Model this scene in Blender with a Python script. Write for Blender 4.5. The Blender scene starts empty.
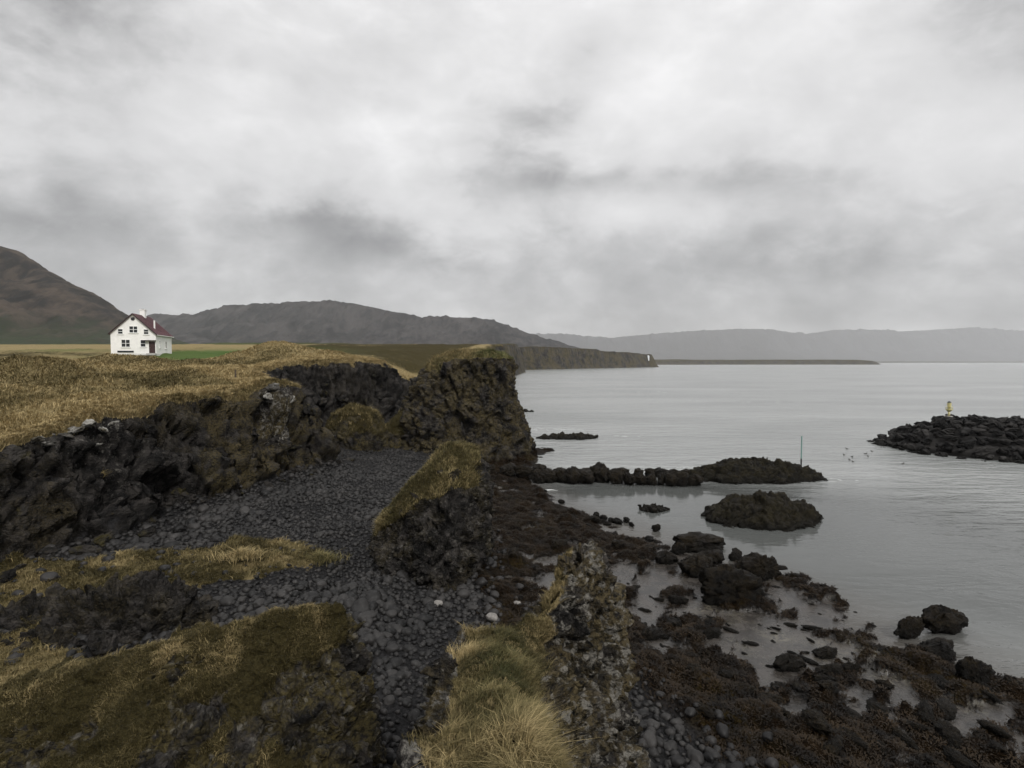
import bpy, bmesh, math, random
import numpy as np
from mathutils import Vector, Matrix
from mathutils.bvhtree import BVHTree

rng = np.random.default_rng(7)
random.seed(7)
SC = bpy.context.scene
COL = SC.collection
R = math.radians

# ------------------------------------------------------------------ camera
CAM = np.array([0.0, 0.0, 12.0])
F, PITCH = 520.0, R(2.42)
cd = bpy.data.cameras.new('camera')
cam = bpy.data.objects.new('camera', cd)
COL.objects.link(cam)
cam.location = CAM
cam.rotation_euler = (R(90) - PITCH, 0, 0)
cd.sensor_width = 36
cd.lens = F / 1024 * 36
cd.clip_start, cd.clip_end = 0.1, 60000
SC.camera = cam


def project(P):
    """world points -> picture position (px, py, depth), used to choose the largest stones"""
    d = P - CAM
    c, s = math.cos(PITCH), math.sin(PITCH)
    dep = d[:, 1] * c - d[:, 2] * s
    up = d[:, 1] * s + d[:, 2] * c
    return 512 + F * d[:, 0] / dep, 384 - F * up / dep, dep


def at(px, py, z=0.0):
    """where the line of sight through a photo point meets the level z"""
    rx, ru = (px - 512) / F, -(py - 384) / F
    c, s = math.cos(PITCH), math.sin(PITCH)
    d = np.array([rx, c + ru * s, -s + ru * c])
    t = (z - 12.0) / d[2]
    return CAM + d * t


# ------------------------------------------------------------------ tags
def tag(o, label=None, cat=None, group=None, kind=None):
    if label: o['label'] = label
    if cat: o['category'] = cat
    if group: o['group'] = group
    if kind: o['kind'] = kind
    return o


def empty(name, loc, rz=0.0):
    o = bpy.data.objects.new(name, None)
    COL.objects.link(o)
    o.location = loc
    o.rotation_euler = (0, 0, rz)
    o.empty_display_size = 0.2
    return o


# ------------------------------------------------------------------ noise
U = np.uint32


def _hash(ix, iy, iz, seed):
    with np.errstate(over='ignore'):
        h = (ix.astype(np.int64).astype(U) * U(374761393) + iy.astype(np.int64).astype(U) * U(668265263)
             + iz.astype(np.int64).astype(U) * U(2246822519) + U((seed * 3266489917) & 0xffffffff))
        h = (h ^ (h >> U(15))) * U(2246822519)
        h = (h ^ (h >> U(13))) * U(3266489917)
        return h ^ (h >> U(16))


def hashf(ix, iy, iz, seed):
    return _hash(ix, iy, iz, seed).astype(np.float64) / 4294967295.0


def vnoise2(x, y, seed=0):
    xi, yi = np.floor(x), np.floor(y)
    fx, fy = x - xi, y - yi
    ux, uy = fx * fx * fx * (fx * (fx * 6 - 15) + 10), fy * fy * fy * (fy * (fy * 6 - 15) + 10)
    z = np.zeros_like(xi)
    a, b = hashf(xi, yi, z, seed), hashf(xi + 1, yi, z, seed)
    c, d = hashf(xi, yi + 1, z, seed), hashf(xi + 1, yi + 1, z, seed)
    return ((a + (b - a) * ux) * (1 - uy) + (c + (d - c) * ux) * uy) * 2 - 1


def fbm2(x, y, scale, octs=4, seed=0, gain=0.5):
    x, y = x * scale, y * scale
    s, a, t = 0, 1.0, 0
    for k in range(octs):
        s = s + a * vnoise2(x, y, seed + k * 17)
        t += a
        a *= gain
        x, y = (x * 0.8 - y * 0.6) * 2.03 + 11.3, (x * 0.6 + y * 0.8) * 2.03 - 4.1
    return s / t * 1.5


def vnoise3(P, seed=0):
    I = np.floor(P)
    f = P - I
    u = f * f * f * (f * (f * 6 - 15) + 10)
    x, y, z = I[:, 0], I[:, 1], I[:, 2]
    r = 0
    for dx in (0, 1):
        wx = u[:, 0] if dx else 1 - u[:, 0]
        for dy in (0, 1):
            wy = u[:, 1] if dy else 1 - u[:, 1]
            for dz in (0, 1):
                wz = u[:, 2] if dz else 1 - u[:, 2]
                r = r + hashf(x + dx, y + dy, z + dz, seed) * wx * wy * wz
    return r * 2 - 1


ROT = np.array([[0.8, -0.6, 0], [0.48, 0.64, -0.6], [0.36, 0.48, 0.8]])


def fbm3(P, scale, octs=4, seed=0, gain=0.5):
    Q = P * scale
    s, a, t = 0, 1.0, 0
    for k in range(octs):
        s = s + a * vnoise3(Q, seed + 31 * k)
        t += a
        a *= gain
        Q = (Q @ ROT) * 2.03 + 7.7
    return s / t * 1.5


def facet(P, scale, seed=0, grad=0.8):
    """broken-rock relief: every cell is a block with its own height and tilt; returns relief (m) and distance to the joint"""
    Q = P * scale
    C = np.floor(Q)
    n = len(P)
    best, second = np.full(n, 9.0), np.full(n, 9.0)
    h = np.zeros(n)
    for dx in (-1, 0, 1):
        for dy in (-1, 0, 1):
            for dz in (-1, 0, 1):
                cx, cy, cz = C[:, 0] + dx, C[:, 1] + dy, C[:, 2] + dz
                k = _hash(cx, cy, cz, seed)
                fx = (k & U(1023)).astype(np.float64) / 1023
                fy = ((k >> U(10)) & U(1023)).astype(np.float64) / 1023
                fz = ((k >> U(20)) & U(1023)).astype(np.float64) / 1023
                ax, ay, az = Q[:, 0] - cx - fx, Q[:, 1] - cy - fy, Q[:, 2] - cz - fz
                d = ax * ax + ay * ay + az * az
                m = d < best
                second = np.where(m, best, np.minimum(second, d))
                best = np.where(m, d, best)
                k2 = _hash(cx, cy, cz, seed + 5)
                g = [((k2 >> U(8 * j)) & U(255)).astype(np.float64) / 127.5 - 1 for j in range(4)]
                h = np.where(m, g[3] * 0.45 + grad * (ax * g[0] + ay * g[1] + az * g[2]), h)
    return h / scale, np.sqrt(second) - np.sqrt(best)


def worley2(x, y, scale, seed=0):
    x, y = x * scale, y * scale
    cx, cy = np.floor(x), np.floor(y)
    best = np.full(x.shape, 9.0)
    idh = np.zeros(x.shape)
    z = np.zeros_like(cx)
    for dx in (-1, 0, 1):
        for dy in (-1, 0, 1):
            k = _hash(cx + dx, cy + dy, z, seed)
            fx = (k & U(1023)).astype(np.float64) / 1023
            fy = ((k >> U(10)) & U(1023)).astype(np.float64) / 1023
            d = (x - cx - dx - fx) ** 2 + (y - cy - dy - fy) ** 2
            m = d < best
            best = np.where(m, d, best)
            idh = np.where(m, ((k >> U(20)) & U(1023)).astype(np.float64) / 1023, idh)
    return np.sqrt(best), idh


def sstep(a, b, x):
    t = np.clip((x - a) / (b - a), 0, 1)
    return t * t * (3 - 2 * t)


def gauss(X, Y, cx, cy, sx, sy=None, rot=0.0):
    sy = sy or sx
    c, s = math.cos(rot), math.sin(rot)
    dx, dy = X - cx, Y - cy
    return np.exp(-((dx * c + dy * s) / sx) ** 2 - ((-dx * s + dy * c) / sy) ** 2)


# ------------------------------------------------------------------ mesh building
def mesh_arrays(name, V, faces, mats, attrs=None, smooth=True):
    """faces: int array (n, 3 or 4)"""
    me = bpy.data.meshes.new(name)
    V = np.ascontiguousarray(V, dtype=np.float32)
    faces = np.ascontiguousarray(faces, dtype=np.int32)
    n, k = faces.shape
    me.vertices.add(len(V))
    me.vertices.foreach_set('co', V.ravel())
    me.loops.add(n * k)
    me.loops.foreach_set('vertex_index', faces.ravel())
    me.polygons.add(n)
    me.polygons.foreach_set('loop_start', np.arange(0, n * k, k, dtype=np.int32))
    me.polygons.foreach_set('loop_total', np.full(n, k, dtype=np.int32))
    me.polygons.foreach_set('use_smooth', np.full(n, smooth, dtype=bool))
    for m in (mats if isinstance(mats, (list, tuple)) else [mats]):
        me.materials.append(m)
    for an, av in (attrs or {}).items():
        a = me.attributes.new(an, 'FLOAT', 'POINT')
        a.data.foreach_set('value', np.ascontiguousarray(av, dtype=np.float32).ravel())
    me.update()
    me.validate()
    return me


def link(name, me, parent=None, loc=None):
    o = bpy.data.objects.new(name, me)
    COL.objects.link(o)
    if parent is not None: o.parent = parent
    if loc is not None: o.location = loc
    return o


def grid_faces(nv, nu, wrap=False):
    i = np.arange(nv - 1)[:, None]
    j = np.arange(nu if wrap else nu - 1)[None, :]
    j2 = (j + 1) % nu
    a, b, c, d = i * nu + j, i * nu + j2, (i + 1) * nu + j2, (i + 1) * nu + j
    return np.stack([a + 0 * j, b + 0 * i, c + 0 * i, d + 0 * j], -1).reshape(-1, 4)


def grid_normals(P, wrap=False):
    if wrap:
        du = np.roll(P, -1, 1) - np.roll(P, 1, 1)
    else:
        du = np.gradient(P, axis=1)
    dv = np.gradient(P, axis=0)
    n = np.cross(du, dv)
    return n / (np.linalg.norm(n, axis=2, keepdims=True) + 1e-9)


def catmull(pts, n, closed=True):
    pts = np.asarray(pts, float)
    m = len(pts)
    t = np.linspace(0, m if closed else m - 1, n, endpoint=not closed)
    i = np.floor(t).astype(int)
    if not closed: i = np.minimum(i, m - 2)
    f = (t - i)[:, None]
    g = (lambda k: pts[k % m]) if closed else (lambda k: pts[np.clip(k, 0, m - 1)])
    p0, p1, p2, p3 = g(i - 1), g(i), g(i + 1), g(i + 2)
    return 0.5 * (2 * p1 + (p2 - p0) * f + (2 * p0 - 5 * p1 + 4 * p2 - p3) * f * f + (3 * p1 - p0 - 3 * p2 + p3) * f ** 3)


_ico = {}


def ico(n):
    if n not in _ico:
        bm = bmesh.new()
        bmesh.ops.create_icosphere(bm, subdivisions=n, radius=1)
        bm.verts.ensure_lookup_table()
        _ico[n] = (np.array([v.co for v in bm.verts]), np.array([[v.index for v in f.verts] for f in bm.faces]))
        bm.free()
    return _ico[n]


class MB:
    """collects boxes, lathes and tubes, then links them as ONE mesh object"""
    def __init__(self): self.bm = bmesh.new()

    def box(self, c, s, rz=0.0, bev=0.0):
        r = bmesh.ops.create_cube(self.bm, size=1)
        M = Matrix.Translation(c) @ Matrix.Rotation(rz, 4, 'Z') @ Matrix.Diagonal((*s, 1))
        bmesh.ops.transform(self.bm, matrix=M, verts=r['verts'])
        if bev:
            es = list({e for v in r['verts'] for e in v.link_edges})
            bmesh.ops.bevel(self.bm, geom=es, offset=bev, segments=2, affect='EDGES', profile=0.5)
        return self

    def lathe(self, prof, c=(0, 0, 0), n=16):
        rows = []
        for r, z in prof:
            rows.append([self.bm.verts.new((c[0] + r * math.cos(2 * math.pi * k / n), c[1] + r * math.sin(2 * math.pi * k / n), c[2] + z)) for k in range(n)])
        for a, b in zip(rows, rows[1:]):
            for k in range(n):
                self.bm.faces.new((a[k], a[(k + 1) % n], b[(k + 1) % n], b[k]))
        self.bm.faces.new(rows[0][::-1])
        self.bm.faces.new(rows[-1])
        return self

    def bar(self, a, b, r, n=8):
        a, b = Vector(a), Vector(b)
        z = (b - a).normalized()
        x = z.orthogonal().normalized()
        y = z.cross(x)
        rows = [[self.bm.verts.new(p + (x * math.cos(2 * math.pi * k / n) + y * math.sin(2 * math.pi * k / n)) * r) for k in range(n)] for p in (a, b)]
        for k in range(n):
            self.bm.faces.new((rows[0][k], rows[0][(k + 1) % n], rows[1][(k + 1) % n], rows[1][k]))
        self.bm.faces.new(rows[0][::-1])
        self.bm.faces.new(rows[1])
        return self

    def poly(self, pts, faces):
        vs = [self.bm.verts.new(p) for p in pts]
        for f in faces: self.bm.faces.new([vs[k] for k in f])
        return self

    def build(self, name, mat, parent=None, loc=None, smooth=False):
        bmesh.ops.recalc_face_normals(self.bm, faces=self.bm.faces)
        me = bpy.data.meshes.new(name)
        self.bm.to_mesh(me)
        self.bm.free()
        me.materials.append(mat)
        for p in me.polygons: p.use_smooth = smooth
        return link(name, me, parent, loc)


# ------------------------------------------------------------------ materials
class NT:
    def __init__(self, tree):
        self.t = tree

    def n(self, typ, **kw):
        nd = self.t.nodes.new(typ)
        for k, v in kw.items(): setattr(nd, k, v)
        return nd

    def put(self, sock, v):
        if isinstance(v, bpy.types.NodeSocket): self.t.links.new(v, sock)
        elif v is not None:
            if isinstance(v, (tuple, list)) and len(v) == 3 and sock.type == 'RGBA': v = (*v, 1)
            sock.default_value = v

    def m(self, op, a, b=None, c=None, clamp=False):
        nd = self.n('ShaderNodeMath', operation=op, use_clamp=clamp)
        for s, v in zip(nd.inputs, (a, b, c)): self.put(s, v)
        return nd.outputs[0]

    def add(self, a, b): return self.m('ADD', a, b)
    def sub(self, a, b): return self.m('SUBTRACT', a, b)
    def mul(self, a, b): return self.m('MULTIPLY', a, b)

    def noise(self, vec, scale, detail=4, rough=0.55, dist=0.0, out=0):
        nd = self.n('ShaderNodeTexNoise')
        self.put(nd.inputs['Vector'], vec)
        nd.inputs['Scale'].default_value = scale
        nd.inputs['Detail'].default_value = detail
        nd.inputs['Roughness'].default_value = rough
        nd.inputs['Distortion'].default_value = dist
        return nd.outputs[out]

    def voro(self, vec, scale, feature='F1', out='Distance', rand=1.0):
        nd = self.n('ShaderNodeTexVoronoi', feature=feature)
        self.put(nd.inputs['Vector'], vec)
        nd.inputs['Scale'].default_value = scale
        nd.inputs['Randomness'].default_value = rand
        return nd.outputs[out]

    def ramp(self, v, a, b, c=0.0, d=1.0):
        nd = self.n('ShaderNodeMapRange', interpolation_type='SMOOTHSTEP')
        for s, x in zip(nd.inputs, (v, a, b, c, d)): self.put(s, x)
        return nd.outputs[0]

    def mix(self, f, a, b):
        nd = self.n('ShaderNodeMix', data_type='RGBA')
        self.put(nd.inputs[0], f); self.put(nd.inputs[6], a); self.put(nd.inputs[7], b)
        return nd.outputs[2]

    def fmix(self, f, a, b):
        nd = self.n('ShaderNodeMix', data_type='FLOAT')
        self.put(nd.inputs[0], f); self.put(nd.inputs[2], a); self.put(nd.inputs[3], b)
        return nd.outputs[0]

    def attr(self, name):
        return self.n('ShaderNodeAttribute', attribute_name=name).outputs['Fac']

    def mapped(self, vec, scale=(1, 1, 1), loc=(0, 0, 0)):
        nd = self.n('ShaderNodeMapping')
        self.put(nd.inputs['Vector'], vec)
        nd.inputs['Scale'].default_value = scale
        nd.inputs['Location'].default_value = loc
        return nd.outputs[0]


def new_mat(name):
    m = bpy.data.materials.new(name)
    m.use_nodes = True
    t = NT(m.node_tree)
    p = m.node_tree.nodes['Principled BSDF']
    return m, t, p


def simple_mat(name, col, rough=0.6, spec=0.4, var=0.12, scale=6.0, metallic=0.0, bump=0.0):
    m, t, p = new_mat(name)
    v = t.n('ShaderNodeTexCoord').outputs['Object']
    n = t.noise(v, scale, 5, 0.6)
    c0 = tuple(x * (1 - var) for x in col)
    c1 = tuple(min(1, x * (1 + var)) for x in col)
    t.put(p.inputs['Base Color'], t.mix(t.ramp(n, 0.3, 0.7), c0, c1))
    p.inputs['Roughness'].default_value = rough
    p.inputs['Specular IOR Level'].default_value = spec
    p.inputs['Metallic'].default_value = metallic
    if bump:
        b = t.n('ShaderNodeBump')
        b.inputs['Strength'].default_value = bump
        b.inputs['Distance'].default_value = 0.05
        t.put(b.inputs['Height'], n)
        t.put(p.inputs['Normal'], b.outputs[0])
    return m


def ground_material(name, pale_amount=0.0, far=False):
    """basalt, turf, seaweed, wet sand and shingle, chosen by the masks stored on the mesh"""
    m, t, p = new_mat(name)
    g = t.n('ShaderNodeNewGeometry').outputs['Position']
    k = 0.12 if far else 1.0
    n_big = t.noise(g, 0.22 * k, 4, 0.6)
    n_mid = t.noise(g, 1.3 * k, 5, 0.62)
    n_fine = t.noise(g, 7.0 * k, 5, 0.65)
    n_tiny = t.noise(g, 26.0 * k, 3, 0.6)
    blk = t.voro(g, 2.3 * k, out='Color')
    # basalt
    rock = t.mix(t.ramp(n_mid, 0.36, 0.66), (0.0042, 0.0039, 0.0036), (0.050, 0.045, 0.041))
    rock = t.mix(t.mul(t.ramp(n_fine, 0.54, 0.74), 0.5), rock, (0.075, 0.069, 0.062))
    bw = t.n('ShaderNodeSeparateColor'); t.put(bw.inputs[0], blk)
    rock = t.mix(t.ramp(bw.outputs[0], 0.2, 1.0, 0.0, 0.6), rock, (0.0035, 0.0033, 0.0033))
    moss = t.mul(t.ramp(t.noise(g, 0.55 * k, 5, 0.66), 0.40, 0.58), t.ramp(n_fine, 0.34, 0.58))
    rock = t.mix(t.mul(moss, t.attr('moss')), rock, t.mix(t.m('MULTIPLY', t.attr('dry'), t.ramp(n_fine, 0.35, 0.65, 0.4, 1.5), clamp=True), t.mix(n_mid, (0.092, 0.074, 0.027), (0.046, 0.037, 0.016)), t.mix(n_mid, (0.115, 0.090, 0.046), (0.062, 0.049, 0.026))))
    lich = t.m('MINIMUM', t.mul(t.ramp(t.add(t.noise(g, 3.4 * k, 5, 0.66), t.mul(t.attr('pale'), 0.10)), 0.585, 0.70), t.m('MULTIPLY', t.attr('pale'), 1.6, clamp=True)), 0.9)
    rock = t.mix(lich, rock, t.mix(n_fine, (0.085, 0.08, 0.068), (0.27, 0.255, 0.225)))
    # turf
    straw = t.mix(n_mid, (0.31, 0.243, 0.125), (0.165, 0.131, 0.064))
    olive = t.mix(n_fine, (0.054, 0.045, 0.018), (0.029, 0.023, 0.010))
    turf = t.mix(t.ramp(t.add(t.attr('dry'), t.mul(t.sub(n_mid, 0.5), 0.9)), 0.25, 0.75), olive, straw)
    turf = t.mix(t.mul(t.ramp(n_tiny, 0.45, 0.7), 0.35), turf, (0.026, 0.020, 0.009))
    turf = t.mix(t.attr('green'), turf, t.mix(n_mid, (0.065, 0.115, 0.028), (0.040, 0.072, 0.018)))
    # seaweed
    weed = t.mix(t.ramp(n_mid, 0.35, 0.68), (0.0024, 0.0016, 0.0010), (0.0150, 0.0090, 0.0042))
    weed = t.mix(t.mul(t.ramp(n_big, 0.54, 0.70), t.ramp(n_fine, 0.38, 0.62)), weed, (0.040, 0.029, 0.009))
    weed = t.mix(t.mul(t.ramp(n_tiny, 0.55, 0.72), 0.4), weed, (0.028, 0.019, 0.011))
    # sand and shingle bed
    sand = t.mix(t.ramp(n_mid, 0.3, 0.7), (0.018, 0.016, 0.014), (0.056, 0.050, 0.044))
    sand = t.mix(t.mul(t.ramp(n_fine, 0.5, 0.62), t.ramp(t.noise(g, 2.6, 4, 0.6), 0.45, 0.6)), sand, (0.010, 0.008, 0.006))
    sand = t.mix(t.mul(t.ramp(n_big, 0.52, 0.66), t.ramp(n_fine, 0.4, 0.62)), sand, (0.095, 0.086, 0.066))
    cob = t.mix(t.ramp(n_fine, 0.35, 0.65), (0.006, 0.006, 0.006), (0.026, 0.025, 0.026))
    col = t.mix(t.attr('weed'), cob, weed)
    smask = t.ramp(t.add(t.attr('sand'), t.mul(t.sub(n_fine, 0.5), 1.1)), 0.35, 0.70)
    col = t.mix(smask, col, sand)
    col = t.mix(t.attr('rock'), col, rock)
    edge = t.ramp(t.add(t.attr('turf'), t.mul(t.sub(n_fine, 0.5), 0.7)), 0.36, 0.62)
    col = t.mix(edge, col, turf)
    t.put(p.inputs['Base Color'], col)
    r = t.fmix(t.attr('sand'), 0.72, t.ramp(n_mid, 0.3, 0.7, 0.10, 0.42))
    r = t.fmix(t.attr('weed'), r, 0.6)
    r = t.fmix(smask, r, t.ramp(n_mid, 0.35, 0.65, 0.06, 0.38))
    r = t.fmix(edge, r, 0.95)
    t.put(p.inputs['Roughness'], r)
    t.put(p.inputs['Specular IOR Level'], t.fmix(edge, t.fmix(smask, t.fmix(t.attr('weed'), 0.12, 0.05), 0.5), 0.05))
    if not far:
        h = t.add(t.mul(n_fine, 0.6), t.mul(n_tiny, 0.35))
        h = t.add(h, t.mul(t.voro(g, 5.5, 'DISTANCE_TO_EDGE'), t.mul(t.attr('rock'), 0.8)))
        h = t.mul(h, t.fmix(t.attr('sand'), 1.0, 0.12))
        b = t.n('ShaderNodeBump')
        b.inputs['Strength'].default_value = 1.0
        b.inputs['Distance'].default_value = 0.24
        t.put(b.inputs['Height'], h)
        t.put(p.inputs['Normal'], b.outputs[0])
    return m


def blade_material():
    m, t, p = new_mat('grass_blades')
    a, gr = t.attr('tint'), t.attr('green')
    c = t.mix(t.ramp(a, 0.0, 0.55), (0.037, 0.031, 0.012), (0.132, 0.106, 0.047))
    c = t.mix(t.ramp(a, 0.5, 1.0), c, (0.37, 0.288, 0.145))
    c = t.mix(gr, c, t.mix(a, (0.028, 0.048, 0.013), (0.070, 0.095, 0.030)))
    t.put(p.inputs['Base Color'], c)
    p.inputs['Roughness'].default_value = 0.7
    p.inputs['Specular IOR Level'].default_value = 0.15
    return m


def stone_material():
    m, t, p = new_mat('basalt_cobble')
    oi = t.attr('shade')
    g = t.n('ShaderNodeNewGeometry').outputs['Position']
    n = t.noise(g, 9.0, 4, 0.6)
    c = t.mix(oi, (0.0030, 0.0029, 0.0028), (0.036, 0.0337, 0.032))
    c = t.mix(t.ramp(n, 0.45, 0.75, 0, 0.45), c, (0.05, 0.048, 0.047))
    c = t.mix(t.ramp(t.noise(g, 0.35, 4, 0.6), 0.46, 0.62, 0, 0.55), c, (0.007, 0.0068, 0.007))
    t.put(p.inputs['Base Color'], c)
    p.inputs['Roughness'].default_value = 0.55
    p.inputs['Specular IOR Level'].default_value = 0.22
    b = t.n('ShaderNodeBump')
    b.inputs['Strength'].default_value = 0.35
    b.inputs['Distance'].default_value = 0.02
    t.put(b.inputs['Height'], t.noise(g, 30, 4, 0.6))
    t.put(p.inputs['Normal'], b.outputs[0])
    return m


def boulder_material(name, dark, light, weed=None, wet=0.5, weed_lo=0.35, weed_hi=0.6):
    m, t, p = new_mat(name)
    g = t.n('ShaderNodeNewGeometry')
    pos = g.outputs['Position']
    oi = t.n('ShaderNodeObjectInfo').outputs['Random']
    n1, n2 = t.noise(pos, 1.4, 5, 0.62), t.noise(pos, 9, 5, 0.65)
    c = t.mix(t.ramp(t.add(n1, t.mul(t.sub(oi, 0.5), 0.35)), 0.32, 0.7), dark, light)
    if weed:
        w = t.ramp(t.noise(pos, 1.1, 5, 0.7), weed_lo, weed_hi)
        c = t.mix(w, c, t.mix(t.ramp(n2, 0.35, 0.65), weed[0], weed[1]))
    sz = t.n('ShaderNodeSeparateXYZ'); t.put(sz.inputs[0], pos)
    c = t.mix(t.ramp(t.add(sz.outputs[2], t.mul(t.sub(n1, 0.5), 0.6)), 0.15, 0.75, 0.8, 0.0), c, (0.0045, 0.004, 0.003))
    t.put(p.inputs['Base Color'], c)
    p.inputs['Roughness'].default_value = wet
    p.inputs['Specular IOR Level'].default_value = 0.12
    b = t.n('ShaderNodeBump')
    b.inputs['Strength'].default_value = 0.9
    b.inputs['Distance'].default_value = 0.16
    t.put(b.inputs['Height'], t.add(t.mul(n2, 0.7), t.mul(t.noise(pos, 24, 4, 0.7), 0.6)))
    t.put(p.inputs['Normal'], b.outputs[0])
    return m


def sea_material():
    m, t, p = new_mat('sea_water')
    g = t.n('ShaderNodeNewGeometry').outputs['Position']
    # chop runs roughly across the bay; inside the lagoon and the harbour it dies down
    chop = t.attr('chop')
    w1 = t.noise(t.mapped(g, (0.16, 0.42, 1)), 1.0, 4, 0.6, 0.4)
    w2 = t.noise(t.mapped(g, (0.9, 2.0, 1)), 1.0, 4, 0.62, 0.3)
    w3 = t.noise(t.mapped(g, (0.012, 0.05, 1)), 1.0, 3, 0.6, 0.5)
    h = t.add(t.mul(w1, 1.5), t.mul(w2, 0.30))
    h = t.mul(h, chop)
    b = t.n('ShaderNodeBump')
    b.inputs['Strength'].default_value = 1.0
    b.inputs['Distance'].default_value = 0.34
    t.put(b.inputs['Height'], h)
    t.put(p.inputs['Normal'], b.outputs[0])
    deep = t.mix(t.ramp(w3, 0.3, 0.7), (0.19, 0.198, 0.193), (0.265, 0.273, 0.266))
    deep = t.mix(t.ramp(chop, 0.35, 1.0), (0.075, 0.079, 0.076), deep)
    t.put(p.inputs['Base Color'], t.mix(t.attr('shoal'), deep, (0.06, 0.056, 0.050)))
    t.put(p.inputs['Roughness'], t.fmix(chop, 0.06, 0.20))
    p.inputs['IOR'].default_value = 1.333
    return m


def mountain_material(name, rock_lo, rock_hi, grass, scale, grass_z, snowless=True):
    m, t, p = new_mat(name)
    g = t.n('ShaderNodeNewGeometry')
    pos = g.outputs['Position']
    sp = t.n('ShaderNodeSeparateXYZ'); t.put(sp.inputs[0], pos)
    n1 = t.noise(pos, scale, 6, 0.65)
    n2 = t.noise(t.mapped(pos, (1, 0.3, 0.35)), scale * 4, 7, 0.68, 0.3)
    c = t.mix(t.ramp(t.add(t.mul(n1, 0.45), t.mul(n2, 0.55)), 0.42, 0.60), rock_lo, rock_hi)
    lim = t.add(sp.outputs[2], t.mul(t.sub(n2, 0.5), grass_z * 1.6))
    c = t.mix(t.ramp(lim, grass_z * 0.4, grass_z * 1.3, 1.0, 0.0), c, t.mix(n2, grass[0], grass[1]))
    t.put(p.inputs['Base Color'], c)
    p.inputs['Roughness'].default_value = 0.95
    p.inputs['Specular IOR Level'].default_value = 0.05
    b = t.n('ShaderNodeBump')
    b.inputs['Strength'].default_value = 0.8
    b.inputs['Distance'].default_value = 0.10 / scale
    t.put(b.inputs['Height'], n2)
    t.put(p.inputs['Normal'], b.outputs[0])
    return m


M_ground = ground_material('coast_ground')
M_far = ground_material('far_ground', far=True)
M_blade = blade_material()
M_stone = stone_material()
M_sea = sea_material()
WEED = ((0.004, 0.003, 0.002), (0.019, 0.0135, 0.006))
M_weedrock = boulder_material('weedy_basalt', (0.005, 0.0045, 0.004), (0.018, 0.016, 0.014), WEED, 0.5)
M_skerry = boulder_material('skerry_basalt', (0.004, 0.0036, 0.0032), (0.015, 0.013, 0.010), ((0.006, 0.005, 0.0025), (0.026, 0.021, 0.009)), 0.55)
M_armour = boulder_material('breakwater_basalt', (0.006, 0.0056, 0.0054), (0.032, 0.030, 0.028), None, 0.65)
M_frond = simple_mat('seaweed_frond', (0.0125, 0.0078, 0.0034), 0.42, 0.13, 0.85, 1.1)
M_palestone = simple_mat('pale_stone', (0.17, 0.16, 0.148), 0.8, 0.2, 0.25, 9, bump=0.4)

# ------------------------------------------------------------------ the lie of the land
COAST = np.array([(30, -40), (14, -6), (5, -0.5), (-6, -0.5), (-22, 3), (-28, 10), (-26.2, 20), (-24.6, 27), (-22.6, 34), (-20.4, 42),
                  (-19.2, 46.5), (-21, 50), (-27, 54), (-31, 60), (-31, 70), (-27, 76), (-22.5, 79.5), (-20.5, 84), (-19.5, 96), (-13, 108), (-7, 124),
                  (-6, 200), (-6, 420), (-4, 700), (10, 790), (120, 960), (330, 1230), (365, 1500), (500, 2320), (1300, 2520),
                  (1720, 2470), (1800, 2900), (3000, 6200), (9000, 8700), (13000, 8300), (13000, 15000), (-15000, 15000), (-15000, -300), (30, -300)], float)


def coast_sd(X, Y):
    """signed distance to the cliff edge, positive on the land"""
    best = np.full(X.shape, 1e9)
    inside = np.zeros(X.shape, bool)
    n = len(COAST)
    for i in range(n):
        ax, ay = COAST[i]
        bx, by = COAST[(i + 1) % n]
        ex, ey = bx - ax, by - ay
        t = np.clip(((X - ax) * ex + (Y - ay) * ey) / (ex * ex + ey * ey), 0, 1)
        d = (X - ax - t * ex) ** 2 + (Y - ay - t * ey) ** 2
        best = np.minimum(best, d)
        if ay != by:
            inside ^= ((ay > Y) != (by > Y)) & (X < (bx - ax) * (Y - ay) / (by - ay) + ax)
    return np.where(inside, 1, -1) * np.sqrt(best)


WY = [-30, -5, 10, 19, 27.4, 34, 38.3, 43.6, 50, 60, 70, 85, 110, 200]
WX = [34, 26, 21, 18.2, 14.2, 9.6, 7.2, 3.0, 0.9, 1.8, 3.0, -2, 0, 0]
BY = [-30, 12, 16, 19, 22, 26, 30, 40, 50, 60, 70, 85, 110, 200]
BX = [14, 6.3, 4.6, 2.2, -0.8, -2.4, -2.0, -2.6, -4.5, -7, -9, -9, -4, -4]


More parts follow.
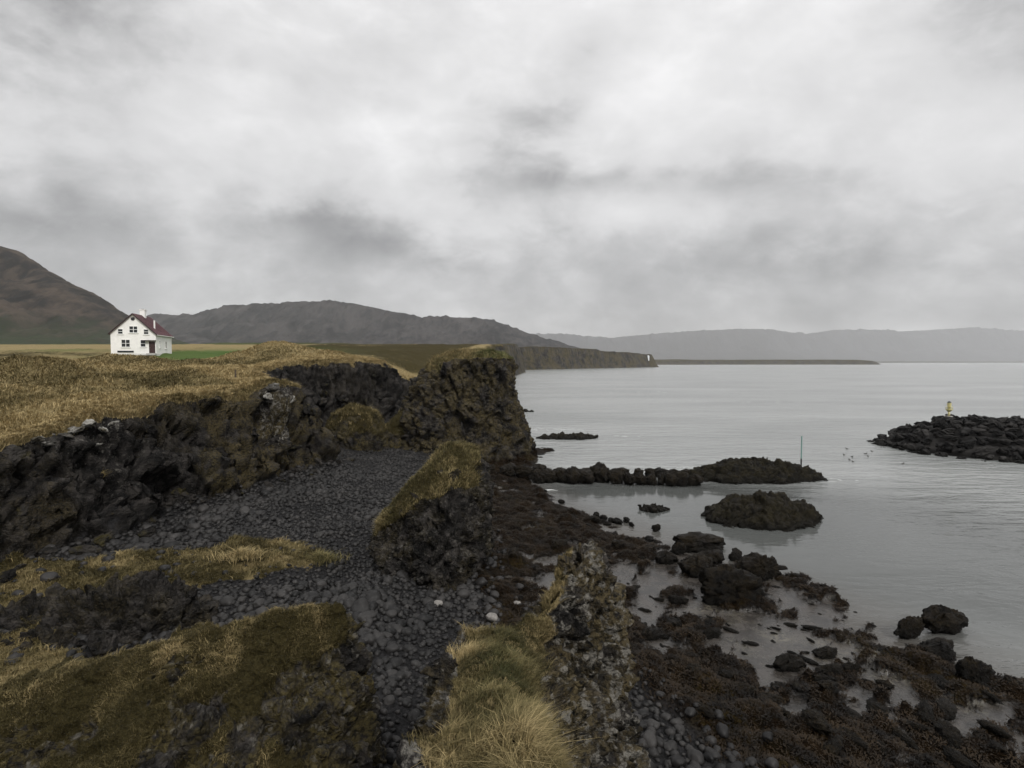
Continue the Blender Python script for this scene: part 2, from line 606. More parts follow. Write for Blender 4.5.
def terrain(X, Y):
    """height and ground-cover masks"""
    sd = coast_sd(X, Y)
    D = np.hypot(X, Y)
    near = D < 320
    wob = np.where(near, fbm2(X, Y, 0.16, 4, 3) * 1.5 + fbm2(X, Y, 0.7, 3, 9) * 0.45, fbm2(X, Y, 0.012, 4, 3) * 14)
    sdn = sd + wob * sstep(0.5, 3.5, np.abs(sd) + 1.2) * 0.8
    w = np.interp(D, [0, 6, 20, 34, 46, 60, 90, 300, 800, 2500], [3, 3.5, 5.5, 4.6, 3.4, 6.5, 5, 6, 14, 40])
    u = np.clip(1 + sdn / w, 0, 1)
    f = np.interp(u, [0, 0.22, 0.45, 0.66, 0.82, 0.92, 1], [0, 0.07, 0.26, 0.56, 0.84, 0.955, 1])
    # plateau
    ratio = X / np.maximum(Y, 1)
    Pn = np.interp(Y, [-50, 0, 10, 20, 25, 35, 50, 70, 100, 150, 300, 800], [10.2, 10.2, 9, 8.2, 8.8, 9.9, 10.6, 11.9, 13.4, 17.0, 22.0, 37.0])
    Pl = np.interp(Y, [800, 1500, 4000, 9000], [37, 55, 100, 140])
    Pr = np.interp(Y, [800, 1000, 1250, 1340, 1700, 2300, 2600, 6000], [37, 36, 30, 9, 6, 12, 24, 20])
    P = np.where(Y > 800, Pl + (Pr - Pl) * sstep(-0.35, 0.02, ratio), Pn)
    P = P + gauss(X, Y, -19.8, 45, 4) * 0.7 + gauss(X, Y, -43, 44, 8, 6) * 1.9 + gauss(X, Y, -55, 50, 9, 6) * 1.3
    P = P + gauss(X, Y, -54.5, 73, 5.5, 5) * 1.15 + gauss(X, Y, -60, 82, 7, 5) * 0.7 + gauss(X, Y, -38, 83, 5.0, 5, 0.3) * 2.2 - gauss(X, Y, -51, 88, 6, 10, -0.3) * 1.1
    P = P - gauss(X, Y, -17, 98, 6, 13) * 4.5 - gauss(X, Y, -10, 118, 10, 12) * 3.0
    P = P + gauss(X, Y, -31, 82, 7, 5) * 1.3 + gauss(X, Y, -22, 86, 5, 5) * 0.6 - gauss(X, Y, -44, 60, 14, 5, 0.5) * 0.7
    hum = sstep(10, 28, D) * (1 - sstep(130, 260, D))
    P = P + hum * (fbm2(X, Y, 0.095, 3, 21) * 1.15 * (1 - sstep(60, 80, D)) - 0.22 + fbm2(X, Y, 0.35, 3, 22) * 0.24 + fbm2(X, Y, 0.075, 4, 23) * 0.4 * sstep(60, 80, D))
    P = P + sstep(200, 900, D) * (fbm2(X, Y, 0.004, 4, 41) * 3.0 + (D < 2000) * fbm2(X, Y, 0.02, 4, 42) * 2.6)
    # foreshore
    Xw, Xb = np.interp(Y, WY, WX), np.interp(Y, BY, BX)
    Xw = Xw + fbm2(X, Y, 0.18, 4, 51) * 1.7
    Xb = Xb + fbm2(X, Y, 0.3, 4, 52) * 1.1
    fr = (Xw - X) / np.maximum(Xw - Xb, 0.5)
    zb = np.interp(fr, [-0.3, 0, 0.5, 1, 1.6], [-0.6, -0.02, 0.22, 1.0, 1.55])
    zb = np.where(fr < 0, np.maximum(-3, 0.10 * (Xw - X)), zb)
    zb = np.where(fr > 1, 1.0 + np.minimum(0.13 * (Xb - X), 1.55), zb)
    zb = np.where(Y > 120, np.clip(sd * 0.1 + 0.2, -3, 2), np.where(Y > 100, np.minimum(zb, 1.0), zb))
    beach = near & (Y < 100)
    zb = zb + beach * fbm2(X, Y, 0.22, 3, 61) * 0.16
    cob = sstep(0.97, 1.06, fr)
    # wet sand among the seaweed
    reg = gauss(X, Y, 10.0, 24.2, 8.6, 5.8, -0.5) + gauss(X, Y, 13.5, 27, 3.0, 2.4) * 0.7 + gauss(X, Y, 11.0, 31.0, 2.6, 2.6) * 0.75
    sand = sstep(0.30, 0.42, reg * 0.80 + fbm2(X * 0.8 + Y * 0.6, (Y * 0.8 - X * 0.6) * 1.9, 0.40, 5, 71, 0.62) * 0.80 - 0.10) * (1 - sstep(0.85, 1.0, fr)) * beach
    weed = beach * (1 - cob) * (1 - sand) * sstep(-0.25, -0.02, fr)
    flat = np.interp(reg, [0, 0.25, 0.6, 1], [0, 0.3, 0.9, 1.0])
    zb = zb * (1 - flat * 0.75 * (fr > 0)) + 0.045 * flat * (fr > 0)
    l1, id1 = worley2(X + fbm2(X, Y, 0.8, 2, 5) * 0.3, Y, 0.85, 81)
    l2, id2 = worley2(X, Y, 2.3, 82)
    lump = np.maximum(0, 1 - (l1 / 0.62) ** 2) * (0.1 + 0.42 * id1 ** 2) + np.maximum(0, 1 - (l2 / 0.6) ** 2) * 0.14 * id2
    zb = zb + weed * (lump + fbm2(X, Y, 1.2, 3, 83) * 0.07 + 0.03)
    # cliff
    z = zb + (np.maximum(P, zb) - zb) * f
    turf_low = gauss(X, Y, -17.2, 22.6, 6.6, 3.2, 0.3) * 1.15 + 0.8 * gauss(X, Y, -19, 18, 4, 2) + 0.9 * gauss(X, Y, -11.6, 26, 2.2, 1.0) + 0.85 * gauss(X, Y, -15.2, 15.4, 2.0, 1.1)
    turf_low = sstep(0.36, 0.62, turf_low + fbm2(X, Y, 0.7, 4, 91) * 0.24) * (f < 0.3)
    z = z + turf_low * 0.22
    return z, dict(sd=sd, f=f, fr=fr, cob=cob * (f < 0.5), weed=weed, sand=sand, turf_low=turf_low, P=P)


def polar(r, a):
    rr, aa = np.meshgrid(r, a, indexing='ij')
    return rr * np.sin(aa), rr * np.cos(aa)


# ------------------------------------------------------------------ ground, near
r_near = np.exp(np.concatenate([np.linspace(math.log(0.6), math.log(8), 260, endpoint=False), np.linspace(math.log(8), math.log(100), 1000, endpoint=False), np.linspace(math.log(100), math.log(330), 150)]))
a_near = np.linspace(R(-66), R(66), 1080)
GX, GY = polar(r_near, a_near)
GZ, GM = terrain(GX, GY)
GP = np.stack([GX, GY, GZ], -1)
GN = grid_normals(GP)
GN *= np.sign(GN[..., 2:3] + 1e-9)
slope = GN[..., 2]
f = GM['f']
on_cliff = sstep(0.03, 0.12, f)
rock = on_cliff * (1 - sstep(0.66, 0.86, slope + fbm2(GX, GY, 0.5, 4, 101) * 0.10))
rock = np.where(f >= 0.995, rock * sstep(0.0, 2.0, 1.6 - GM['sd']), rock)
nearm = (np.hypot(GX, GY) < 120)
idx = np.nonzero(((rock > 0.02) & nearm).ravel())[0]
Pf = GP.reshape(-1, 3)
Nf = GN.reshape(-1, 3)
rk = (rock * (1 - 0.88 * sstep(0.86, 0.97, f))).ravel()[idx]
Q = Pf[idx] * np.array([1, 1, 0.8])
h1, e1 = facet(Q, 0.42, 111, 0.55)
h2, e2 = facet(Q + 3.3, 1.25, 112, 0.75)
h3, e3 = facet(Q - 9.1, 3.2, 113, 0.7)
disp = h1 * 0.80 + h2 * 1.05 + h3 * 0.95 + fbm3(Q, 0.5, 3, 114) * 0.25 - 0.22 * np.exp(-(e2 / 0.09) ** 2) - 0.25 * np.exp(-(e1 / 0.06) ** 2)
Pf[idx] += Nf[idx] * (disp * rk)[:, None]
GP = Pf.reshape(GP.shape)
turf = np.maximum(on_cliff * (1 - rock) * sstep(0.3, 0.6, f + fbm2(GX, GY, 0.6, 4, 121) * 0.3), GM['turf_low'])
turf = np.maximum(turf, sstep(0.93, 0.985, f + fbm2(GX, GY, 0.8, 3, 122) * 0.03))
n_patch = fbm2(GX, GY, 0.05, 3, 131)
dry = 0.73 + n_patch * 0.38 + fbm2(GX, GY, 0.22, 3, 132) * 0.22
dry += 0.65 * np.exp(-((GM['sd'] - 2.2) / 2.0) ** 2) * (f > 0.9)                     # straw-coloured lip along the cliff edge
dry -= 0.12 * gauss(GX, GY, -41, 41, 8, 5) + 0.22 * gauss(GX, GY, -50, 72, 8, 5)
dry += 0.5 * gauss(GX, GY, -46, 83, 7, 5) + 0.5 * sstep(120, 150, GY) * (1 - sstep(190, 215, GY)) * sstep(-60, -75, GX) - 0.55 * sstep(95, 115, GY) * sstep(-70, -55, GX)
dry += 0.45 * np.exp(-((GY - (58 - 0.25 * (GX + 40))) / 2.2) ** 2) * (GX < -24)
green = np.clip(gauss(GX, GY, -60, 108, 15, 17) * 1.8 + 1.0 * gauss(GX, GY, -51, 88, 6, 7), 0, 0.9)
green = np.maximum(green, 0.6 * gauss(GX, GY, -110, 118, 18, 6))
dry = np.where(GM['turf_low'] > 0.3, 0.40 + fbm2(GX, GY, 0.9, 3, 133) * 0.4, dry)
pale = 0.04 + 0.95 * gauss(GX, GY, -19.4, 42.5, 1.3) + 0.5 * gauss(GX, GY, -24, 29, 1.8, 2.6)
moss = sstep(-0.1, 0.6, fbm2(GX, GY, 0.13, 3, 141) + 0.15) * 0.85
moss = np.clip(moss * (1 - 0.85 * sstep(56, 64, GY)) + 0.8 * gauss(GX, GY, -18.5, 47, 2.5, 3.5), 0, 1)
M_ATTR = lambda **k: k
attrs = dict(turf=turf, rock=rock * 1.0, weed=GM['weed'], sand=GM['sand'], dry=np.clip(dry, 0, 1), green=green, pale=np.clip(pale, 0, 1), moss=moss)
me = mesh_arrays('ground', GP.reshape(-1, 3), grid_faces(*GX.shape)[:, ::-1], M_ground, attrs)
tag(link('ground', me), 'grassy cliff plateau, black cliffs and the foreshore below', None, None, 'structure')

# ------------------------------------------------------------------ ground, far: low coast to the foot of the mountains
r_far = np.exp(np.linspace(math.log(322), math.log(13500), 420))
a_far = np.linspace(R(-84), R(84), 700)
FX, FY = polar(r_far, a_far)
FZ, FM = terrain(FX, FY)
FZ = FZ - 1.2 * (1 - sstep(322, 345, np.hypot(FX, FY)))
FP = np.stack([FX, FY, FZ], -1)
FN = np.abs(grid_normals(FP)[..., 2])
frock = sstep(0.03, 0.1, FM['f']) * (1 - sstep(0.72, 0.93, FN))
fturf = sstep(0.9, 0.99, FM['f']) * (1 - frock)
fdry = 0.02 + fbm2(FX, FY, 0.006, 4, 151) * 0.35
fgreen = 0.35 * sstep(-0.2, -0.6, FX / FY) * sstep(320, 420, FY)
zz = np.zeros_like(FX)
me = mesh_arrays('terrain', FP.reshape(-1, 3), grid_faces(*FX.shape)[:, ::-1], M_far,
                 dict(turf=fturf * 0.8, rock=np.maximum(frock, 1 - fturf), weed=zz, sand=zz, dry=np.clip(fdry, 0, 1), green=fgreen, pale=zz, moss=zz + 0.8))
tag(link('terrain', me), 'low moorland and the far sea cliffs', None, None, 'structure')


# ------------------------------------------------------------------ mountains
def ridge_mountain(name, ctrl, depth, foot, back, nx, ny, mat, label, plateau=0.12, seed=1, rough=1.0, tilt=0.0):
    """ctrl: (x, height) along the crest that stands `depth` metres off; slopes run down to the foot towards the bay"""
    cx = np.array([c[0] for c in ctrl], float)
    ch = np.array([c[1] for c in ctrl], float)
    xs = np.linspace(cx.min(), cx.max(), nx)
    v = np.linspace(-1, 1, ny)
    X, V = np.meshgrid(xs, v, indexing='ij')
    H = np.interp(X, cx, ch)
    Yd = np.where(V < 0, depth + V * (depth - foot), depth + V * back)
    L = depth - foot
    gul = fbm2(X, Yd * 0.35, 6.0 / L, 5, seed)
    t = np.clip(np.abs(V) + gul * 0.06 * rough * (1 - np.abs(V)), 0, 1)
    pr = np.interp(t, [0, plateau, plateau + 0.10, 0.5, 0.8, 1], [1, 0.985, 0.80, 0.38, 0.12, 0.0])
    Z = H * pr
    Z += (fbm2(X, Yd, 9.0 / L, 5, seed + 3) * 0.05 + np.abs(fbm2(X * 1.6, Yd * 0.35, 11.0 / L, 5, seed + 6, 0.6)) * -0.20) * H * rough * np.minimum(1, t * 4 + 0.06) * (1 - t) * 1.5
    Z += fbm2(X, Yd, 60.0 / L, 3, seed + 9) * 0.010 * H * rough
    Z = Z - 8 * t ** 3
    P = np.stack([X, Yd + tilt * X, Z], -1)
    base = np.interp(Yd, [0, 800, 1500, 4000, 9000], [10, 37, 45, 60, 5]) * (0.0 if depth > 6000 else 1.0)
    P[..., 2] += base * (1 - pr) * np.clip((H - 60) / 160, 0, 1) - 14 * (1 - np.clip((H - 20) / 100, 0, 1))
    me = mesh_arrays(name, P.reshape(-1, 3), grid_faces(nx, ny), mat, None)
    return tag(link(name, me), label, None, None, 'structure')


def crest(pts, d):
    return [((x - 512) / F * d, 12 + (362 - y) / F * d) for x, y in pts]


M_mt1 = mountain_material('scree_slope', (0.0035, 0.0027, 0.0022), (0.052, 0.038, 0.028), ((0.026, 0.034, 0.012), (0.011, 0.017, 0.0065)), 0.011, 120)
M_mt2 = mountain_material('dark_ridge', (0.0012, 0.0011, 0.0011), (0.036, 0.032, 0.030), ((0.022, 0.019, 0.012), (0.010, 0.009, 0.007)), 0.0042, 90)
M_mt3 = mountain_material('far_ridge', (0.008, 0.008, 0.009), (0.022, 0.022, 0.024), ((0.014, 0.014, 0.013), (0.014, 0.014, 0.013)), 0.001, 70)
ridge_mountain('mountain', crest([(-420, 95), (-150, 172), (-40, 228), (0, 245), (20, 252), (42, 266), (62, 279), (80, 288), (86, 290), (104, 304), (126, 320), (165, 337), (240, 352), (330, 360)], 1600), 1600, 620, 700, 420, 200, M_mt1,
               'brown scree mountain sloping down behind the white house', 0.03, 3, 1.0)
ridge_mountain('mountain', crest([(-60, 345), (60, 334), (150, 317), (205, 314), (232, 307), (250, 306), (262, 304), (300, 302), (340, 302), (362, 305), (395, 312), (420, 316), (470, 318), (492, 320), (520, 330), (545, 339), (585, 350), (640, 362)], 4000), 4000, 2500, 1800, 460, 200, M_mt2,
               'dark flat-topped ridge beyond the headland', 0.10, 13, 0.75)
ridge_mountain('mountain', crest([(420, 337), (520, 334), (560, 334), (610, 338), (640, 335), (690, 331), (740, 329), (778, 331), (800, 335), (832, 330), (868, 330), (880, 331), (893, 334), (905, 331), (930, 330), (958, 328), (985, 330), (1024, 331), (1100, 328), (1250, 333), (1500, 338)], 13000), 13000, 10800, 2500, 420, 120, M_mt3,
               'faint grey mountain chain across the bay', 0.25, 23, 0.55)

# ------------------------------------------------------------------ sea
r_sea = np.exp(np.linspace(math.log(1.5), math.log(14000), 260))
a_sea = np.linspace(R(-85), R(88), 300)
SX, SY = polar(r_sea, a_sea)
dist_open = np.clip(1 - gauss(SX, SY, 12, 44, 11, 7, -0.2) * 1.1 - gauss(SX, SY, 17, 36, 9, 10) * 0.75 - gauss(SX, SY, 30, 30, 14, 22) * 0.62, 0.10, 1)
Xw_ = np.interp(SY, WY, WX)
shoal = np.clip(1 - (SX - Xw_) / 5.0, 0, 1) * (SY < 60)
me = mesh_arrays('sea', np.stack([SX, SY, np.zeros_like(SX)], -1).reshape(-1, 3), grid_faces(*SX.shape)[:, ::-1], M_sea, dict(chop=dist_open, shoal=shoal))
tag(link('sea', me), 'grey rippled sea filling the bay', None, None, 'structure')


# ------------------------------------------------------------------ rocks made as lofts
def loft(levels, rows, nu, cap, ncap, bump=0.0):
    """levels: list of closed 3-D outlines with the same number of control points, bottom to top; closed over at `cap`"""
    L = [catmull(l, nu) for l in levels]
    out = []
    for k in range(len(L) - 1):
        for t in np.linspace(0, 1, rows[k], endpoint=False):
            out.append(L[k] * (1 - t) + L[k + 1] * t)
    top = L[-1]
    c = np.array(cap, float)
    for t in np.linspace(0, 1, ncap):
        p = top * (1 - t) + c * t
        p[:, 2] += bump * math.sin(math.pi * min(1, t)) * 0.5
        out.append(p)
    return np.array(out)


def rock_from(P, seed, amps=(0.5, 0.35, 0.2), scales=(0.6, 1.6, 4.0), zscale=0.75, turf_lo=0.55, turf_hi=0.8, turf_z=(-9, -8), turf_noise=0.12, smoothing=0.35, turf_fn=None):
    """breaks a smooth grid into rock; flat-lying parts keep their turf"""
    N = grid_normals(P, True)
    shp = P.shape
    Pf, Nf = P.reshape(-1, 3).copy(), N.reshape(-1, 3)
    C = Pf.mean(0)
    if np.mean(np.einsum('ij,ij->i', Pf - C, Nf)) < 0: Nf = -Nf
    up = Nf[:, 2]
    turf = sstep(turf_lo, turf_hi, up + fbm3(Pf, 0.8, 4, seed + 50) * turf_noise) * sstep(turf_z[0], turf_z[1], Pf[:, 2] + fbm3(Pf, 0.7, 3, seed + 51) * 0.6)
    if turf_fn: turf = turf * turf_fn(Pf)
    Q = Pf * np.array([1, 1, zscale])
    d = fbm3(Q, scales[0] * 0.6, 3, seed + 9) * amps[0] * 0.35
    for k in range(3):
        h, e = facet(Q + 13.7 * k + seed, scales[k], seed + k, 0.9)
        d = d + h * scales[k] * amps[k] - amps[k] * 0.22 * np.exp(-(e / 0.08) ** 2)
    d = d * (1 - turf * (1 - smoothing))
    Pn = Pf + Nf * d[:, None]
    return Pn.reshape(shp), turf.reshape(shp[:2]), Nf.reshape(shp)


def rock_mesh(name, P, turf, pale=0.1, dry=0.45, green=0.0, moss=0.6, weedline=None):
    X, Y, Z = P[..., 0].ravel(), P[..., 1].ravel(), P[..., 2].ravel()
    z0 = np.zeros(len(X))
    wd = z0 if weedline is None else 1 - sstep(weedline - 0.3, weedline + 0.4, Z + fbm2(X, Y, 0.7, 3, 8) * 0.4)
    F4 = grid_faces(P.shape[0], P.shape[1], True)
    a = dict(turf=turf.ravel(), rock=1 - wd, weed=wd, sand=z0, dry=np.clip(z0 + dry, 0, 1), green=z0 + green, pale=np.clip(z0 + pale, 0, 1), moss=z0 + moss)
    return mesh_arrays(name, P.reshape(-1, 3), F4, M_ground, a)


def blades(name, pts, nrm, length, width, tint, green, parent=None, wind=(0.35, -0.1), droop=0.5):
    """one mesh of bent, tapering grass blades"""
    n = len(pts)
    ang = rng.uniform(0, 2 * math.pi, n)
    side = np.stack([np.cos(ang), np.sin(ang), np.zeros(n)], -1) * (width * 0.5)[:, None]
    sw = fbm2(pts[:, 0], pts[:, 1], 0.9, 3, 900) * 1.5 + fbm2(pts[:, 0], pts[:, 1], 4.0, 2, 901) * 0.9
    wx, wy = wind[0] * np.cos(sw) - wind[1] * np.sin(sw), wind[0] * np.sin(sw) + wind[1] * np.cos(sw)
    lean = np.stack([wx + rng.normal(0, 0.42, n), wy + rng.normal(0, 0.42, n), np.zeros(n)], -1)
    clump = fbm2(pts[:, 0], pts[:, 1], 3.2, 2, 902)
    length = length * np.clip(1 + 0.55 * clump, 0.45, 1.8) * np.where(rng.uniform(0, 1, n) < 0.04, 1.5, 1.0)
    width = width * rng.uniform(0.5, 1.6, n)
    tint = tint + clump * 0.16 + np.where(rng.uniform(0, 1, n) < 0.10, rng.uniform(-.4, .4, n), 0)
    up = np.array([0, 0, 1.0]) * 0.75 + nrm * 0.35
    up /= np.linalg.norm(up, axis=1, keepdims=True)
    L = length[:, None]
    p1 = pts + (up * 0.62 + lean * 0.38) * L * 0.62
    p2 = pts + (up * (1 - droop * 0.45) + lean * (0.95 + droop * 0.3)) * L * np.clip(1 - 0.12 * droop, 0.6, 1)
    pts = pts - up * 0.03
    V = np.stack([pts - side, pts + side, p1 + side * 0.7, p1 - side * 0.7, p2], 1).reshape(-1, 3)
    b = (np.arange(n) * 5)[:, None]
    T = np.concatenate([b + [0, 1, 2], b + [0, 2, 3], b + [3, 2, 4]], 1).reshape(-1, 3)
    me = mesh_arrays(name, V, T, M_blade, dict(tint=np.repeat(np.clip(tint, 0, 1), 5), green=np.repeat(np.clip(green, 0, 1), 5)))
    return link(name, me, parent)


def scatter_on_grid(P, N, weight, n, wrap=False):
    """random points on a grid surface, weighted per cell by area times weight"""
    if wrap:
        P = np.concatenate([P, P[:, :1]], 1); N = np.concatenate([N, N[:, :1]], 1); weight = np.concatenate([weight, weight[:, :1]], 1)
    A = np.linalg.norm(np.cross(P[1:, :-1] - P[:-1, :-1], P[:-1, 1:] - P[:-1, :-1]), axis=2)
    Wt = (weight[1:, 1:] + weight[:-1, :-1] + weight[1:, :-1] + weight[:-1, 1:]) * 0.25
    pr = (A * Wt).ravel()
    c = np.cumsum(pr)
    k = np.searchsorted(c, rng.uniform(0, c[-1], n))
    k = np.minimum(k, len(pr) - 1)
    nu = P.shape[1] - 1
    i, j = k // nu, k % nu
    a, b = rng.uniform(0, 1, n)[:, None], rng.uniform(0, 1, n)[:, None]
    p = P[i, j] * (1 - a) * (1 - b) + P[i + 1, j] * a * (1 - b) + P[i, j + 1] * (1 - a) * b + P[i + 1, j + 1] * a * b
    return p, N[i, j], (i, j)


OCC = []          # big things that can hide stones


def loft_thing(name, P, seed, label, cat, rk, rm, grass=None, group=None):
    Pn, turf, N = rock_from(P, seed, **rk)
    me = rock_mesh(name, Pn, turf, **rm)
    o = tag(link(name, me), label, cat, group)
    OCC.append((Pn.reshape(-1, 3), grid_faces(Pn.shape[0], Pn.shape[1], True)))
    if grass:
        n, ln, wd, t0, g0 = grass['n'], grass['len'], grass['wid'], grass['tint'], grass.get('green', 0.0)
        wgt = sstep(0.45, 0.7, turf)
        if 'mask' in grass: wgt = wgt * grass['mask'](Pn)
        p, nn, ij = scatter_on_grid(Pn, N, wgt, n, True)
        patch = fbm2(p[:, 0], p[:, 1], grass.get('pscale', 0.9), 3, seed + 70)
        tint = t0 + patch * 0.42 + rng.normal(0, 0.17, n)
        if 'tintf' in grass: tint = tint + grass['tintf'](p)
        green = np.zeros(n) + g0
        if 'greenf' in grass: green = grass['greenf'](p) * rng.uniform(0.4, 1, n)
        L = rng.uniform(0.55, 1.25, n) * ln * (1 + 0.35 * patch)
        if 'lenf' in grass: L = L * grass['lenf'](p)
        gk = blades('grass', p, nn, L, np.full(n, wd), tint, green, o, grass.get('wind', (0.3, -0.15)), grass.get('droop', 0.6))
        gk['kind'] = 'stuff'
    return o, Pn


def ring(cx, cy, z, rx, ry, n=12, e=2.5, rot=0.0, jit=0.0, seed=0):
    g = np.random.default_rng(seed)
    pts = []
    for k in range(n):
        a = 2 * math.pi * k / n
        c, s = math.cos(a), math.sin(a)
        x = math.copysign(abs(c) ** (2 / e), c) * rx * (1 + g.uniform(-jit, jit))
        y = math.copysign(abs(s) ** (2 / e), s) * ry * (1 + g.uniform(-jit, jit))
        pts.append((cx + x * math.cos(rot) - y * math.sin(rot), cy + x * math.sin(rot) + y * math.cos(rot), z))
    return pts


# the big sea stack
P = loft([ring(-5.7, 66, -0.8, 9.3, 8.2, e=2.2, jit=.07, seed=1), ring(-5.9, 66.3, 2.0, 8.4, 7.4, e=2.2, jit=.09, seed=1), ring(-6.4, 66.8, 5.2, 7.7, 6.6, e=2.3, jit=.10, seed=2),
          ring(-6.1, 67.2, 8.6, 6.6, 6.0, e=2.3, jit=.10, seed=2), ring(-5.3, 67.4, 11.0, 5.7, 5.5, e=2.4, jit=.10, seed=3), ring(-4.9, 67.4, 12.4, 4.9, 4.9, e=2.4, jit=.10, seed=3), ring(-4.7, 67.4, 13.0, 3.8, 4.0, e=2.4, jit=.10, seed=3)],
         [34, 40, 44, 34, 22, 14], 440, (-4.8, 67.5, 13.55), 50)
loft_thing('sea_stack', P, 201, 'tall blocky sea stack with grassy flat top at the water edge', 'sea stack',
           dict(amps=(0.85, 0.50, 0.26), scales=(0.42, 1.1, 2.8), turf_lo=0.30, turf_hi=0.65, turf_z=(10.2, 11.6)), dict(pale=0.22, moss=0.95, dry=0.5, green=0.10, weedline=0.9),
           dict(n=12000, len=0.45, wid=0.05, tint=0.50, greenf=lambda p: sstep(-6.0, -3.0, p[:, 0]) * 0.9))
# its mossy foot and the mound beside it
P = loft([ring(-13.0, 64.5, 0.8, 4.0, 4.2, jit=.12, seed=5), ring(-12.8, 64.8, 3.4, 3.3, 3.5, jit=.12, seed=5), ring(-12.0, 65.2, 5.6, 2.1, 2.4, jit=.12, seed=5)], [22, 22], 200, (-11.6, 65.4, 6.3), 24)
loft_thing('mossy_rock', P, 211, 'low mossy rock leaning against the left foot of the tall sea stack', 'rock',
           dict(amps=(0.45, 0.3, 0.15), scales=(0.6, 1.5, 3.6), turf_lo=0.2, turf_hi=0.6), dict(moss=1.0, dry=0.12, pale=0.05),
           dict(n=3500, len=0.3, wid=0.05, tint=0.16))
P = loft([ring(-17.8, 59.5, 1.2, 3.9, 3.8, jit=.08, seed=6), ring(-17.9, 59.6, 4.0, 3.5, 3.3, jit=.08, seed=6), ring(-18.0, 59.6, 6.2, 2.5, 2.3, jit=.08, seed=6)], [26, 26], 220, (-18.2, 59.6, 7.3), 26)
loft_thing('mossy_mound', P, 221, 'round olive-brown mossy mound between the cliff nose and the tall sea stack', 'rock',
           dict(amps=(0.4, 0.28, 0.14), scales=(0.6, 1.5, 3.6), turf_lo=0.25, turf_hi=0.6, turf_z=(3.2, 5)), dict(moss=1.0, dry=0.2, pale=0.0),
           dict(n=4500, len=0.32, wid=0.05, tint=0.24))
# grass-topped wedge in the middle of the beach
base = [(-2.5, 25.0, .3), (-1.2, 28.3, .3), (-2, 31, .5), (-4.5, 31.5, .9), (-7.9, 30.2, 1.2), (-8.3, 27.6, 1.2), (-6.3, 25.2, .9), (-4.0, 23.6, .5)]
mid = [(-2.0, 25.2, 3.2), (-1.2, 28.3, 3.4), (-2.1, 30.6, 3.4), (-4.5, 30.9, 2.9), (-7.6, 29.6, 2.1), (-7.7, 27.7, 2.0), (-5.9, 25.5, 2.4), (-3.8, 24.0, 2.9)]
shw = [(-2.0, 26.0, 5.1), (-1.4, 28.3, 5.9), (-2.1, 30.3, 5.9), (-4.3, 30.5, 5.5), (-7.1, 29.3, 3.5), (-7.2, 27.7, 3.1), (-5.6, 26.0, 4.2), (-3.7, 25.3, 4.9)]
top = [(-2.2, 26.8, 6.35), (-1.75, 28.4, 7.0), (-2.4, 29.6, 7.0), (-4.1, 29.7, 6.9), (-6.2, 28.9, 4.7), (-6.3, 27.9, 4.35), (-5.1, 26.7, 5.3), (-3.6, 26.2, 6.05)]
P = loft([base, mid, shw, top], [44, 34, 18], 360, (-3.3, 28.3, 7.5), 60, bump=0.45)
loft_thing('grassy_rock', P, 231, 'wedge-shaped rock with straw grass slope standing in mid beach', 'rock',
           dict(amps=(0.42, 0.30, 0.17), scales=(0.75, 1.9, 4.6), turf_lo=0.22, turf_hi=0.5, turf_z=(2.2, 3.0), smoothing=0.25, turf_fn=lambda p: sstep(-.25, .35, p[:, 2] - np.interp(p[:, 0], [-8, -7, -5.4, -4.7, -3.6, -1.8], [2.2, 3.0, 4.35, 5.0, 5.5, 5.45]) + fbm3(p, 0.8, 4, 77) * .6) * sstep(-.95, -.55, fbm3(p, 1.4, 3, 76))), dict(moss=0.30, dry=0.3, pale=0.25),
           dict(n=16000, len=0.24, wid=0.022, tint=0.34, green=0.12, droop=1.0))
# turf fin in front of the viewer
topf = [(-.75, 3.0, 8.6), (-.85, 5.2, 7.75), (-.88, 7.6, 7.1), (-.84, 9.7, 6.72), (-.1, 10.15, 6.68), (.48, 10.35, 6.7), (.66, 11.0, 6.7), (.9, 11.7, 7.0), (1.25, 12.5, 7.4), (2.1, 12.7, 7.35), (2.1, 11.9, 6.85), (1.3, 10.8, 6.35), (.7, 9.8, 6.5), (.42, 8.1, 6.75), (.5, 6.2, 7.3), (.75, 3.0, 8.6)]
off = [(-.45, -.3), (-.6, 0), (-.65, 0), (-.6, .2), (-.2, .7), (-.25, .7), (-.4, .5), (-.4, .5), (-.1, 1.0), (.6, .6), (.9, .0), (1.5, -.2), (1.8, -.4), (1.9, -.3), (1.6, 0), (.8, -.3)]
midf = [(x + a * .55, y + b * .5, 4.4) for (x, y, z), (a, b) in zip(topf, off)]
basf = [(x + a * 1.3, y + b * 1.2, 0.6) for (x, y, z), (a, b) in zip(topf, off)]
shf = [(x + a * .12, y + b * .1, z - .45) for (x, y, z), (a, b) in zip(topf, off)]
P = loft([basf, midf, shf, topf], [46, 50, 14], 560, (0.15, 7.5, 7.0), 60)
